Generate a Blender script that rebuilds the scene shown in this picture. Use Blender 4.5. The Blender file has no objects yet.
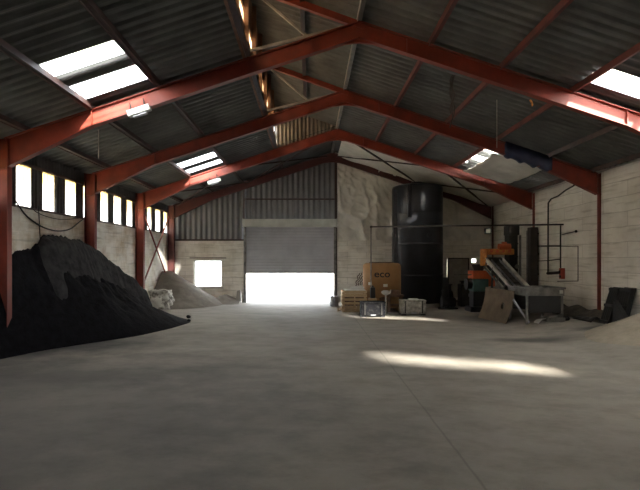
import bpy, bmesh, math, random
from mathutils import Vector, Matrix, noise
random.seed(7)
PI = math.pi
C = bpy.context.scene.collection
sc = bpy.context.scene

# ------------------------------------------------------------------ place constants (metres)
RX = 1.035            # ridge X
SL = 0.33             # roof slope
ZSH = 7.14            # underside of sheeting at ridge
ZRT = 7.00            # top of rafter at ridge
XL, XR = -6.65, 8.54  # inner wall faces
YB, YF = 23.1, -6.0   # back / front wall
FR = [10.3, 14.44, 18.67, 22.85]
MX = -1.37            # raised monitor edge
def roofz(x, base=ZSH): return base - SL * abs(x - RX)
def monz(x): return ZSH + SL * (RX - x)
def sstep(a, b, v):
    t = min(1, max(0, (v - a) / (b - a))); return t * t * (3 - 2 * t)
def floorz(x): return 0.25 * sstep(5.5, 8.3, x)
def nz(x, y, z=0.0): return noise.noise(Vector((x, y, z)))

# ------------------------------------------------------------------ materials
def new_mat(name):
    m = bpy.data.materials.new(name); m.use_nodes = True
    nt = m.node_tree
    return m, nt, nt.nodes['Principled BSDF']
def N(nt, t, **kw):
    n = nt.nodes.new(t)
    for k, v in kw.items():
        if k in n.inputs: n.inputs[k].default_value = v
        else: setattr(n, k, v)
    return n
def ramp(nt, fac, stops):
    r = nt.nodes.new('ShaderNodeValToRGB')
    e = r.color_ramp.elements
    while len(e) < len(stops): e.new(0.5)
    for i, (p, c) in enumerate(stops):
        e[i].position = p; e[i].color = (*c, 1) if len(c) == 3 else c
    nt.links.new(fac, r.inputs['Fac']); return r
def surf(name, c1, c2=None, scale=4.0, rough=0.7, metal=0.0, bump=0.0, bscale=30.0, stretch=(1, 1, 1), lo=.35, hi=.65, spec=None, detail=6):
    m, nt, b = new_mat(name)
    b.inputs['Roughness'].default_value = rough
    b.inputs['Metallic'].default_value = metal
    if spec is not None: b.inputs['Specular IOR Level'].default_value = spec
    g = N(nt, 'ShaderNodeNewGeometry'); mp = N(nt, 'ShaderNodeMapping'); mp.inputs['Scale'].default_value = stretch
    nt.links.new(g.outputs['Position'], mp.inputs['Vector'])
    if c2 is None: c2 = tuple(v * .7 for v in c1)
    n = N(nt, 'ShaderNodeTexNoise', Scale=scale, Detail=detail, Roughness=.6)
    nt.links.new(mp.outputs[0], n.inputs['Vector'])
    r = ramp(nt, n.outputs['Fac'], [(lo, c2), (hi, c1)])
    nt.links.new(r.outputs[0], b.inputs['Base Color'])
    if bump:
        n2 = N(nt, 'ShaderNodeTexNoise', Scale=bscale, Detail=4.0)
        nt.links.new(mp.outputs[0], n2.inputs['Vector'])
        bp = N(nt, 'ShaderNodeBump', Strength=bump, Distance=.03)
        nt.links.new(n2.outputs['Fac'], bp.inputs['Height']); nt.links.new(bp.outputs[0], b.inputs['Normal'])
    return m
def masonry(name, white, dirt, axis, rowh, width, lo=.38, hi=.62, line=.55):
    """painted blockwork: courses + blotchy dirt. axis: 'x' wall runs along X, 'y' along Y"""
    m, nt, b = new_mat(name); b.inputs['Roughness'].default_value = .9
    g = N(nt, 'ShaderNodeNewGeometry'); s = N(nt, 'ShaderNodeSeparateXYZ'); cb = N(nt, 'ShaderNodeCombineXYZ')
    nt.links.new(g.outputs['Position'], s.inputs[0])
    nt.links.new(s.outputs['X' if axis == 'x' else 'Y'], cb.inputs['X']); nt.links.new(s.outputs['Z'], cb.inputs['Y'])
    wob = N(nt, 'ShaderNodeTexNoise', Scale=1.3, Detail=3.0); nt.links.new(g.outputs['Position'], wob.inputs['Vector'])
    add = N(nt, 'ShaderNodeMixRGB', blend_type='ADD'); add.inputs['Fac'].default_value = .06
    nt.links.new(cb.outputs[0], add.inputs[1]); nt.links.new(wob.outputs['Color'], add.inputs[2])
    br = N(nt, 'ShaderNodeTexBrick', Scale=1.0); br.offset = .5
    br.inputs['Brick Width'].default_value = width; br.inputs['Row Height'].default_value = rowh
    br.inputs['Mortar Size'].default_value = .012; br.inputs['Mortar Smooth'].default_value = .6
    br.inputs['Color1'].default_value = (1, 1, 1, 1); br.inputs['Color2'].default_value = (.9, .9, .9, 1); br.inputs['Mortar'].default_value = (line,) * 3 + (1,)
    nt.links.new(add.outputs[0], br.inputs['Vector'])
    n1 = N(nt, 'ShaderNodeTexNoise', Scale=.9, Detail=8.0, Roughness=.65); nt.links.new(g.outputs['Position'], n1.inputs['Vector'])
    r1 = ramp(nt, n1.outputs['Fac'], [(lo, dirt), (hi, white)])
    # horizontal scuffs: noise stretched along the wall
    mp = N(nt, 'ShaderNodeMapping'); mp.inputs['Scale'].default_value = (.8, .8, 9)
    nt.links.new(g.outputs['Position'], mp.inputs[0])
    n2 = N(nt, 'ShaderNodeTexNoise', Scale=1.2, Detail=6.0); nt.links.new(mp.outputs[0], n2.inputs['Vector'])
    r2 = ramp(nt, n2.outputs['Fac'], [(.3, (.45, .42, .38)), (.46, (1, 1, 1))])
    m1 = N(nt, 'ShaderNodeMixRGB', blend_type='MULTIPLY'); m1.inputs[0].default_value = 1
    nt.links.new(r1.outputs[0], m1.inputs[1]); nt.links.new(br.outputs['Color'], m1.inputs[2])
    m2 = N(nt, 'ShaderNodeMixRGB', blend_type='MULTIPLY'); m2.inputs[0].default_value = .45
    nt.links.new(m1.outputs[0], m2.inputs[1]); nt.links.new(r2.outputs[0], m2.inputs[2])
    nt.links.new(m2.outputs[0], b.inputs['Base Color'])
    bp = N(nt, 'ShaderNodeBump', Strength=.5, Distance=.02)
    nt.links.new(br.outputs['Color'], bp.inputs['Height']); nt.links.new(bp.outputs[0], b.inputs['Normal'])
    return m
def translucent(name, col, stain, clear, glow=0.0, top=None):
    """weathered translucent roofing sheet"""
    m = bpy.data.materials.new(name); m.use_nodes = True; nt = m.node_tree
    for n in list(nt.nodes):
        if n.type != 'OUTPUT_MATERIAL': nt.nodes.remove(n)
    out = [n for n in nt.nodes if n.type == 'OUTPUT_MATERIAL'][0]
    g = N(nt, 'ShaderNodeNewGeometry'); mp = N(nt, 'ShaderNodeMapping'); mp.inputs['Scale'].default_value = (2, 6, 1.2)
    nt.links.new(g.outputs['Position'], mp.inputs[0])
    n = N(nt, 'ShaderNodeTexNoise', Scale=1.6, Detail=5.0); nt.links.new(mp.outputs[0], n.inputs['Vector'])
    if top:
        s = N(nt, 'ShaderNodeSeparateXYZ'); nt.links.new(g.outputs['Position'], s.inputs[0])
        mr = N(nt, 'ShaderNodeMapRange'); mr.inputs['From Min'].default_value = top[0]; mr.inputs['From Max'].default_value = top[1]
        mr.inputs['To Min'].default_value = .25; mr.inputs['To Max'].default_value = -.34
        nt.links.new(s.outputs['Z'], mr.inputs['Value'])
        ad = N(nt, 'ShaderNodeMath', operation='ADD'); nt.links.new(n.outputs['Fac'], ad.inputs[0]); nt.links.new(mr.outputs[0], ad.inputs[1])
        fac = ad.outputs[0]
    else: fac = n.outputs['Fac']
    r = ramp(nt, fac, [(.3, stain), (.55, col)])
    tl = N(nt, 'ShaderNodeBsdfTranslucent'); tp = N(nt, 'ShaderNodeBsdfTransparent')
    nt.links.new(r.outputs[0], tl.inputs['Color']); nt.links.new(r.outputs[0], tp.inputs['Color'])
    mx = N(nt, 'ShaderNodeMixShader'); mx.inputs[0].default_value = clear
    nt.links.new(tl.outputs[0], mx.inputs[1]); nt.links.new(tp.outputs[0], mx.inputs[2])
    nt.links.new(mx.outputs[0], out.inputs['Surface'])
    return m
M = {}
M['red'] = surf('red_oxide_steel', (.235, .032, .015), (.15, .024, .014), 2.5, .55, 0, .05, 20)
M['redshade'] = surf('shaded_red_steel', (.12, .031, .028), (.08, .026, .025), 2.5, .55)  # the red steel again, with the shade at the gable put into its colour
M['purlin'] = surf('dark_purlin_steel', (.07, .035, .03), (.035, .025, .025), 3, .6)
M['purlinred'] = surf('red_purlin_steel', (.16, .036, .028), (.085, .028, .025), 3, .55)
M['litpurlin_greybrace'] = surf('lit_ridge_purlin_grey_brace', (.32, .31, .29), (.2, .2, .19), 3, .55)  # pale tone paints light on the ridge purlin; lattice braces are simply grey
M['roof'] = surf('grey_fibre_cement_roof', (.135, .14, .14), (.085, .09, .09), 1.3, .85, 0, 0, 30, (1, 1, 1))
M['clad'] = surf('grey_profiled_cladding', (.23, .235, .255), (.17, .175, .19), .8, .5)
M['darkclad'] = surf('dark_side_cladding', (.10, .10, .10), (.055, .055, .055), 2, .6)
M['mono'] = surf('weathered_monitor_cladding', (.24, .23, .21), (.13, .115, .10), 1.5, .8)
M['shutter'] = surf('galvanised_shutter', (.57, .58, .63), (.48, .49, .54), 1.2, .5, .1)
M['housing'] = surf('pale_shutter_housing', (.62, .64, .60), (.48, .5, .46), 2, .6)
M['wl'] = masonry('left_whitewashed_block', (.90, .87, .80), (.58, .48, .34), 'y', .225, .45, .34, .56, .86)
M['wr'] = masonry('right_whitewashed_block', (.78, .77, .71), (.58, .56, .50), 'y', .42, 2.2, .3, .6, .62)
M['wb'] = masonry('back_whitewashed_block', (.90, .88, .82), (.66, .62, .54), 'x', .3, .9, .34, .56, .7)
M['plain'] = surf('rendered_wall', (.45, .43, .4), (.3, .28, .26), 1, .9)
M['quilt'] = surf('white_insulation_quilt', (.80, .78, .72), (.62, .60, .55), 1.2, .7, 0, .25, 5)
M['coal'] = surf('black_fines', (.011, .011, .014), (.006, .006, .007), 6, .95, 0, .6, 18, spec=.15)
M['greyheap'] = surf('grey_lumpy_fines', (.055, .055, .057), (.024, .024, .026), 5, .95, 0, .8, 9, spec=.2)
M['sand'] = surf('grey_sand', (.25, .225, .19), (.185, .165, .14), 4, .95, 0, .4, 25)
M['sand2'] = surf('beige_sand', (.33, .29, .23), (.25, .22, .175), 4, .95, 0, .4, 25)
M['whitebag'] = surf('grubby_white_woven_bag', (.72, .72, .66), (.22, .21, .18), 5, .85, 0, .5, 8, lo=.38, hi=.52)
M['tank'] = surf('glossy_black_tank', (.030, .033, .042), (.020, .022, .027), 2, .30, 0, .03, 3)
M['card'] = surf('brown_cardboard', (.36, .20, .085), (.31, .17, .07), 2, .8)
M['ink'] = surf('black_print', (.012, .011, .010), None, 5, .7)
M['paper'] = surf('white_paper', (.8, .8, .77), (.7, .7, .66), 5, .8)
M['wood'] = surf('pale_pallet_wood', (.66, .50, .32), (.46, .33, .19), 5, .8, 0, 0, 30, (1, 6, 6))
M['darkwood'] = surf('dark_old_wood', (.17, .10, .065), (.085, .05, .035), 5, .85)
M['rusty'] = surf('rusty_brown_plate', (.19, .145, .10), (.11, .085, .06), 3, .75)
M['bin'] = surf('scuffed_dark_box', (.040, .040, .039), (.010, .010, .012), 9, .9, 0, .3, 12, lo=.5, hi=.75, spec=.1)
M['binpale'] = surf('scuffed_grey_box', (.42, .40, .36), (.16, .15, .14), 9, .65, 0, .3, 12, lo=.35, hi=.66)
M['black'] = surf('dark_painted_steel', (.022, .022, .024), (.012, .012, .013), 3, .5)
M['doorgrey'] = surf('dusty_dark_door', (.40, .39, .35), (.25, .24, .22), 2, .7)
M['grime'] = surf('grimy_dark_metal', (.05, .047, .043), (.02, .019, .018), 4, .6, .2)
M['steel'] = surf('worn_grey_steel', (.27, .27, .26), (.12, .12, .115), 4, .45, .4)
M['paleSteel'] = surf('pale_bluish_steel', (.40, .42, .47), (.24, .25, .28), 4, .4, .3)
M['rail'] = surf('pale_conveyor_rail', (.66, .66, .63), (.40, .40, .38), 5, .5, .2)
M['belt'] = surf('grey_rubber_belt', (.075, .073, .07), (.04, .04, .038), 6, .8)
M['orange'] = surf('orange_paint', (.62, .13, .035), (.45, .09, .03), 4, .55)
M['amber'] = surf('amber_paint', (.62, .27, .05), (.40, .13, .03), 6, .6)
M['teal'] = surf('dull_teal_paint', (.075, .16, .15), (.05, .11, .105), 4, .6)
M['brownduct'] = surf('brown_duct', (.055, .04, .033), (.03, .024, .02), 3, .6)
M['pipe'] = surf('dark_pipe', (.06, .055, .05), (.035, .03, .03), 4, .5)
M['conduit'] = surf('black_conduit', (.02, .018, .017), None, 4, .5)
M['redbox'] = surf('red_switch_paint', (.42, .06, .03), (.3, .04, .025), 6, .5)
M['white'] = surf('white_enamel', (.62, .62, .6), (.5, .5, .48), 3, .5)
M['tarp'] = surf('navy_tarpaulin', (.018, .027, .075), (.010, .015, .045), 2.5, .55, 0, .3, 8)
M['rope'] = surf('old_rope', (.10, .09, .08), None, 5, .9)
M['cord'] = surf('pale_cord', (.5, .48, .44), None, 5, .9)
M['timber'] = surf('brown_louvre_timber', (.20, .10, .055), (.11, .06, .04), 4, .8)
M['scrawl'] = surf('dark_red_paint_mark', (.12, .035, .035), (.05, .03, .03), 8, .8)
M['dirt'] = surf('dirt_bank', (.12, .105, .085), (.06, .055, .048), 4, .95, 0, .6, 14)
M['yard'] = surf('pale_concrete_yard', (.62, .60, .56), (.52, .5, .47), 1, .9)
M['sky_sheet'] = translucent('rooflight_sheet', (.92, .93, .95), (.80, .82, .84), .30)
M['old_sheet'] = translucent('clouded_rooflight_sheet', (.92, .93, .95), (.75, .78, .8), .008)
M['side_sheet'] = translucent('side_light_sheet', (.90, .88, .80), (.55, .38, .14), .30, top=(3.2, 4.25))
M['louvre_sheet'] = translucent('monitor_glazing', (.85, .72, .55), (.4, .25, .14), .35)
# window pane: dusty glass
def dusty():
    m = translucent('dusty_glass', (.96, .96, .96), (.85, .85, .83), .75); return m
M['glass'] = dusty()
def lens():
    m, nt, b = new_mat('lit_lamp_lens')
    b.inputs['Base Color'].default_value = (.45, .43, .3, 1); b.inputs['Emission Color'].default_value = (1, .95, .72, 1); b.inputs['Emission Strength'].default_value = .05
    return m
M['lens'] = lens()
def floor_mat():
    m, nt, b = new_mat('dusty_concrete_floor'); b.inputs['Roughness'].default_value = .78
    b.inputs['Specular IOR Level'].default_value = .3
    g = N(nt, 'ShaderNodeNewGeometry'); P = g.outputs['Position']
    n1 = N(nt, 'ShaderNodeTexNoise', Scale=.35, Detail=8.0, Roughness=.6); nt.links.new(P, n1.inputs['Vector'])
    r1 = ramp(nt, n1.outputs['Fac'], [(.3, (.235, .217, .19)), (.5, (.305, .283, .248)), (.7, (.36, .33, .28))])
    mp = N(nt, 'ShaderNodeMapping'); mp.inputs['Scale'].default_value = (.9, 1.4, 1); mp.inputs['Rotation'].default_value = (0, 0, .5)
    nt.links.new(P, mp.inputs[0])
    n2 = N(nt, 'ShaderNodeTexNoise', Scale=1.5, Detail=9.0, Roughness=.7); nt.links.new(mp.outputs[0], n2.inputs['Vector'])
    r2 = ramp(nt, n2.outputs['Fac'], [(.36, (.70, .70, .70)), (.56, (1, 1, 1))])
    mu = N(nt, 'ShaderNodeMixRGB', blend_type='MULTIPLY'); mu.inputs[0].default_value = .8
    nt.links.new(r1.outputs[0], mu.inputs[1]); nt.links.new(r2.outputs[0], mu.inputs[2])
    # black dust trodden out from the heap on the left, and smears by the hopper
    last = mu.outputs[0]
    nb = N(nt, 'ShaderNodeTexNoise', Scale=.8, Detail=7.0, Roughness=.65); nt.links.new(P, nb.inputs['Vector'])
    for (cx, cy, rx, ry, amt) in ((-6.4, 11.5, 3.4, 2.6, .9), (-4.5, 6.5, 6.8, 5.8, .55), (5.6, 12.2, 1.5, .5, .8), (7.6, 13.0, .9, .35, .8), (-4.0, 8.4, 2.6, 1.2, .5), (6.2, 16.6, 1.6, 1.8, .7)):
        mpp = N(nt, 'ShaderNodeMapping', vector_type='POINT')
        mpp.inputs['Location'].default_value = (-cx / rx, -cy / ry, 0); mpp.inputs['Scale'].default_value = (1 / rx, 1 / ry, 0)
        nt.links.new(P, mpp.inputs[0])
        ln = N(nt, 'ShaderNodeVectorMath', operation='LENGTH'); nt.links.new(mpp.outputs[0], ln.inputs[0])
        sb = N(nt, 'ShaderNodeMath', operation='MULTIPLY_ADD'); nt.links.new(nb.outputs['Fac'], sb.inputs[0]); sb.inputs[1].default_value = 1.1
        nt.links.new(ln.outputs['Value'], sb.inputs[2])
        rr = ramp(nt, sb.outputs[0], [(.9 / 2, (amt,) * 3), (1.55 / 2, (0, 0, 0))])
        hv = N(nt, 'ShaderNodeMath', operation='MULTIPLY'); hv.inputs[1].default_value = .5
        nt.links.new(sb.outputs[0], hv.inputs[0]); nt.links.new(hv.outputs[0], rr.inputs['Fac'])
        mx = N(nt, 'ShaderNodeMixRGB'); mx.inputs[2].default_value = (.055, .055, .058, 1)
        nt.links.new(rr.outputs[0], mx.inputs[0]); nt.links.new(last, mx.inputs[1]); last = mx.outputs[0]
    # joint between two pours
    s = N(nt, 'ShaderNodeSeparateXYZ'); nt.links.new(P, s.inputs[0])
    wob = N(nt, 'ShaderNodeMath', operation='MULTIPLY_ADD'); nt.links.new(n2.outputs['Fac'], wob.inputs[0]); wob.inputs[1].default_value = .05; wob.inputs[2].default_value = -1.56
    ax = N(nt, 'ShaderNodeMath', operation='ADD'); nt.links.new(s.outputs['X'], ax.inputs[0]); nt.links.new(wob.outputs[0], ax.inputs[1])
    ab = N(nt, 'ShaderNodeMath', operation='ABSOLUTE'); nt.links.new(ax.outputs[0], ab.inputs[0])
    rj = ramp(nt, ab.outputs[0], [(.006, (.35,) * 3), (.02, (0, 0, 0))])
    mj = N(nt, 'ShaderNodeMixRGB'); mj.inputs[2].default_value = (.09, .085, .08, 1)
    nt.links.new(rj.outputs[0], mj.inputs[0]); nt.links.new(last, mj.inputs[1])
    nt.links.new(mj.outputs[0], b.inputs['Base Color'])
    bp = N(nt, 'ShaderNodeBump', Strength=.25, Distance=.02); nt.links.new(n2.outputs['Fac'], bp.inputs['Height']); nt.links.new(bp.outputs[0], b.inputs['Normal'])
    return m
M['floor'] = floor_mat()

# ------------------------------------------------------------------ mesh helpers
class MB:
    def __init__(s): s.bm = bmesh.new()
    def verts(s, pts): return [s.bm.verts.new(p) for p in pts]
    def face(s, vs):
        try: s.bm.faces.new(vs)
        except ValueError: pass
    def box(s, c, d, mat=None):
        r = bmesh.ops.create_cube(s.bm, size=1.0)
        T = Matrix.Translation(c) @ (mat.to_4x4() if mat else Matrix.Identity(4)) @ Matrix.Diagonal((*d, 1))
        bmesh.ops.transform(s.bm, matrix=T, verts=r['verts']); return s
    def bbox(s, x0, x1, y0, y1, z0, z1):
        return s.box(((x0 + x1) / 2, (y0 + y1) / 2, (z0 + z1) / 2), (abs(x1 - x0), abs(y1 - y0), abs(z1 - z0)))
    def bar(s, a, b, w, h, up=(0, 0, 1)):
        a, b = Vector(a), Vector(b); d = (b - a); L = d.length; d.normalize()
        u = Vector(up)
        if abs(d.dot(u)) > .98: u = Vector((1, 0, 0))
        x = d.cross(u).normalized(); z = x.cross(d).normalized()
        R = Matrix((x, d, z)).transposed()
        return s.box((a + b) / 2, (w, L, h), R)
    def tube(s, pts, r, n=8, cap=True):
        pts = [Vector(p) for p in pts]; rings = []
        prev = None
        for i, p in enumerate(pts):
            d = (pts[min(i + 1, len(pts) - 1)] - pts[max(i - 1, 0)]).normalized()
            if prev is None:
                u = Vector((0, 0, 1)) if abs(d.z) < .9 else Vector((1, 0, 0))
                x = d.cross(u).normalized()
            else: x = (prev - d * prev.dot(d)).normalized()
            prev = x; y = d.cross(x)
            rr = r[i] if isinstance(r, (list, tuple)) else r
            rings.append(s.verts([p + (x * math.cos(2 * PI * k / n) + y * math.sin(2 * PI * k / n)) * rr for k in range(n)]))
        for a, b in zip(rings, rings[1:]):
            for k in range(n): s.face([a[k], a[(k + 1) % n], b[(k + 1) % n], b[k]])
        if cap: s.face(rings[0][::-1]); s.face(rings[-1])
        return s
    def lathe(s, prof, c=(0, 0, 0), n=32, rot0=0.0, cap=True):
        rings = [s.verts([(c[0] + r * math.cos(rot0 + 2 * PI * k / n), c[1] + r * math.sin(rot0 + 2 * PI * k / n), c[2] + z) for k in range(n)]) for r, z in prof]
        for a, b in zip(rings, rings[1:]):
            for k in range(n): s.face([a[k], a[(k + 1) % n], b[(k + 1) % n], b[k]])
        if cap: s.face(rings[0][::-1]); s.face(rings[-1])
        return s
    def prism(s, pts, off):
        a = s.verts(pts); b = s.verts([Vector(p) + Vector(off) for p in pts])
        s.face(a[::-1]); s.face(b)
        for i in range(len(a)):
            j = (i + 1) % len(a); s.face([a[i], a[j], b[j], b[i]])
        return s
    def grid(s, f, nu, nv):
        g = [[s.bm.verts.new(f(i / nu, j / nv)) for j in range(nv + 1)] for i in range(nu + 1)]
        for i in range(nu):
            for j in range(nv): s.face([g[i][j], g[i + 1][j], g[i + 1][j + 1], g[i][j + 1]])
        return s
    def build(s, name, mat, parent=None, smooth=False, bevel=0.0, loc=None):
        bmesh.ops.recalc_face_normals(s.bm, faces=s.bm.faces[:])
        me = bpy.data.meshes.new(name)
        if loc is not None and parent is None:
            bmesh.ops.translate(s.bm, vec=-Vector(loc), verts=s.bm.verts[:])
        s.bm.to_mesh(me); s.bm.free()
        if smooth:
            for p in me.polygons: p.use_smooth = True
        me.materials.append(mat)
        o = bpy.data.objects.new(name, me); C.objects.link(o)
        if loc is not None and parent is None: o.location = loc
        if parent is not None:
            o.parent = parent
            if parent.get('_base') is not None:
                b = parent['_base']
                me.transform(Matrix.Translation((-b[0], -b[1], -b[2])))
        if bevel:
            md = o.modifiers.new('bevel', 'BEVEL'); md.width = bevel; md.segments = 2; md.limit_method = 'ANGLE'
        return o
def tag(o, label, cat, group=None, kind=None):
    o['label'] = label; o['category'] = cat
    if group: o['group'] = group
    if kind: o['kind'] = kind
    return o
def thing(name, label, cat, loc, group=None):
    """Empty at the thing's base; children are modelled in world metres and shifted to it"""
    o = bpy.data.objects.new(name, None); C.objects.link(o); o.location = loc
    o.empty_display_size = .1
    o['_base'] = list(loc)
    return tag(o, label, cat, group)
def struct(name, mb, mat, **kw):
    o = mb.build(name, mat, **kw); o['kind'] = 'structure'; return o
def lab(o, s): o['label'] = s; return o

def corr(mb, p0, along, up_fn, length, pitch, amp, nrm, v0, v1, per=6, ph0=0.0):
    """corrugated sheet: p0 + along*s, bottom at v0(s), top at v1(s) (vectors via up_fn), rippled along nrm"""
    n = max(2, int(length / pitch * per)); prev = None
    along = Vector(along); nrm = Vector(nrm); p0 = Vector(p0)
    for i in range(n + 1):
        s_ = length * i / n; ph = 2 * PI * (s_ + ph0) / pitch
        w = max(-1, min(1, 1.6 * math.sin(ph))) * amp
        base = p0 + along * s_ + nrm * w
        a = mb.bm.verts.new(base + up_fn(v0(s_))); b = mb.bm.verts.new(base + up_fn(v1(s_)))
        if prev: mb.face([prev[0], a, b, prev[1]])
        prev = (a, b)

# ------------------------------------------------------------------ floor, yard
mb = MB()
xs = [XL - .3, -3, 0, 3, 5.0] + [5.5 + .2 * i for i in range(17)]
ys = [YF - .3, 0, 4, 8, 12, 16, 20, YB + .3]
vv = [[mb.bm.verts.new((x, y, floorz(x))) for y in ys] for x in xs]
for i in range(len(xs) - 1):
    for j in range(len(ys) - 1): mb.face([vv[i][j], vv[i + 1][j], vv[i + 1][j + 1], vv[i][j + 1]])
struct('floor', mb, M['floor'], smooth=True)
mb = MB(); mb.bbox(-60, 60, YB + .3, 90, -.25, -.01); mb.bbox(-60, 60, -50, YF - .3, -.25, -.01)
mb.bbox(-60, XL - .35, YF - .3, YB + .3, -.25, -.01); mb.bbox(XR + .3, 60, YF - .3, YB + .3, -.25, -.01)
o = struct('ground', mb, M['yard'])

# ------------------------------------------------------------------ walls
SILL = 3.2
mb = MB(); mb.bbox(XL - .28, XL, YF - .25, YB + .25, -.1, SILL)
struct('wall_left', mb, M['wl'])
mb = MB(); mb.bbox(XL - .14, XL + .01, YF, YB, SILL, SILL + .05); mb.bbox(XL - .1, XL + .03, YF, YB, 4.2, 4.27)
struct('trim_1', mb, M['purlin'])
panes = [(10.06 + 1.12 * k, 10.06 + 1.12 * k + .55) for k in range(-1, 12)]
mb = MB(); y = YF
for a, b in panes + [(YB, YB)]:
    if a - y > .05:
        corr(mb, (XL - .06, y, 0), (0, 1, 0), lambda v: Vector((0, 0, v)), a - y, .15, .025, (1, 0, 0), lambda s: SILL, lambda s: 4.8, 6, y)
    y = b
for a, b in panes:
    corr(mb, (XL - .06, a, 0), (0, 1, 0), lambda v: Vector((0, 0, v)), b - a, .15, .025, (1, 0, 0), lambda s: 4.22, lambda s: 4.8, 6, a)
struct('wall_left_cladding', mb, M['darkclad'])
wn = 0
for a, b in panes:
    wn += 1
    mb = MB(); corr(mb, (XL - .06, a, 0), (0, 1, 0), lambda v: Vector((0, 0, v)), b - a, .15, .025, (1, 0, 0), lambda s: SILL, lambda s: 4.22, 6, a)
    struct('window_%d' % wn, mb, M['side_sheet'], smooth=True)
# right wall, blockwork to the eaves
mb = MB(); mb.bbox(XR, XR + .28, YF - .25, YB + .25, -.1, roofz(XR) + .02)
struct('wall_right', mb, M['wr'])
# back wall: masonry pieces round the window, the shutter, the side door and the small light
DX0, DX1, DTOP = -3.06, 1.18, 3.75
mb = MB()
wx0, wx1, wz0, wz1 = -5.47, -4.15, .72, 2.0
mb.bbox(XL - .28, wx0, YB, YB + .25, -.1, 2.94); mb.bbox(wx1, DX0, YB, YB + .25, -.1, 2.94)
mb.bbox(wx0, wx1, YB, YB + .25, -.1, wz0); mb.bbox(wx0, wx1, YB, YB + .25, wz1, 2.94)
mb.bbox(DX1, 6.45, YB, YB + .25, -.1, 2.3); mb.bbox(6.45, 6.50, YB, YB + .25, -.1, .8)
mb.bbox(6.50, 7.62, YB, YB + .25, -.1, 2.3); mb.bbox(6.45, 6.50, YB, YB + .25, 2.02, 2.3)
mb.bbox(7.62, 7.84, YB, YB + .25, -.1, 1.88); mb.bbox(7.62, 7.84, YB, YB + .25, 2.06, 2.3); mb.bbox(7.84, XR + .28, YB, YB + .25, -.1, 2.3)
mb.prism([(DX1, YB, 2.3), (XR + .28, YB, 2.3), (XR + .28, YB, roofz(XR + .28)), (DX1, YB, roofz(DX1))], (0, .25, 0))
struct('wall_back', mb, M['wb'])
mb = MB()
gz = lambda s, x0=XL: roofz(x0 + s) + .03
corr(mb, (XL, YB + .08, 0), (1, 0, 0), lambda v: Vector((0, 0, v)), DX0 - XL, .25, .03, (0, 1, 0), lambda s: 2.94, lambda s: gz(s))
corr(mb, (DX0, YB + .08, 0), (1, 0, 0), lambda v: Vector((0, 0, v)), DX1 + .1 - DX0, .25, .03, (0, 1, 0), lambda s: DTOP, lambda s: roofz(DX0 + s) + .03)
struct('wall_back_cladding', mb, M['clad'])
mb = MB(); mb.bbox(XL, DX0, YB - .03, YB + .12, 2.90, 2.98); mb.bbox(DX0 - .02, DX1, YB - .0, YB + .05, 4.84, 4.90); mb.bbox(DX0 - .1, DX0 - .02, YB - .02, YB + .06, 3.6, 5.6)
mb.bbox(DX1 - .02, DX1 + .1, YB - .05, YB + .1, 0, 6.9)
struct('trim_2', mb, M['purlin'])
mb = MB(); mb.bbox(wx0 - .2, wx1 + .2, YB - .03, YB + .1, 2.06, 2.14); mb.bbox(wx0 - .06, wx1 + .06, YB - .04, YB + .1, wz0 - .06, wz0)
struct('trim_3', mb, M['plain'])
wn += 1
fr = MB(); 
for q in ((wx0, wx0 + .05, wz0, wz1), (wx1 - .05, wx1, wz0, wz1), (wx0 + .05, wx1 - .05, wz0, wz0 + .05), (wx0 + .05, wx1 - .05, wz1 - .05, wz1)):
    fr.bbox(q[0], q[1], YB + .1, YB + .16, q[2], q[3])
wf = struct('window_%d' % wn, fr, M['white'])
mb = MB(); mb.bbox(wx0 + .05, wx1 - .05, YB + .125, YB + .13, wz0 + .05, wz1 - .05); mb.build('window_pane', M['glass'], wf)
wn += 1
fr = MB(); fr.bbox(7.62, 7.84, YB + .15, YB + .155, 1.88, 2.06); struct('window_%d' % wn, fr, M['glass'])
# front wall behind the viewer
mb = MB()
mb.prism([(XL - .28, YF, -.1), (XR + .28, YF, -.1), (XR + .28, YF, roofz(XR + .28)), (RX, YF, ZSH), (MX, YF, monz(MX)), (MX, YF, roofz(MX)), (XL - .28, YF, roofz(XL - .28))], (0, -.25, 0))
struct('wall_front', mb, M['plain'])

# ------------------------------------------------------------------ roof
LOFF = [0, 1.2, 2.405, 4.2, 5.62, 7.0, 7.95]
ROFF = [0, 1.5, 3.0, 4.5, 6.0, 6.9, 7.95]
sky_l = [(5.0, 5.6), (8.3, 8.8), (9.35, 9.95), (16.8, 17.4), (17.9, 18.45)]
sky_r = [(1.6, 2.25), (9.2, 9.9), (15.5, 16.1), (16.7, 17.3)]
slit_r = [(17.8, 17.95)]
roof = MB(); lights = []
def slope_strip(x0, x1, zf, y0, y1, target, amp=.028):
    # corrugations run up the slope, ripple along Y
    d = Vector((x1 - x0, 0, zf(x1) - zf(x0)))
    L = y1 - y0; d = d * 1.03
    corr(target, (x0, y0, zf(x0)), (0, 1, 0), lambda v: d * v, L, .25, amp, (0, 0, 1), lambda s: 0.0, lambda s: 1.0, 6, y0)
for k in range(len(LOFF) - 1):
    xa, xb = RX - LOFF[k], RX - LOFF[k + 1]
    y0 = FR[2] if LOFF[k + 1] <= 2.41 else YF - .2
    cuts = sky_l if k == 3 else []
    y = y0
    for a, b in cuts:
        slope_strip(xa, xb, roofz, y, a, roof)
        lights.append((xa, xb, a, b))
        y = b
    slope_strip(xa, xb, roofz, y, YB + .3, roof)
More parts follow.
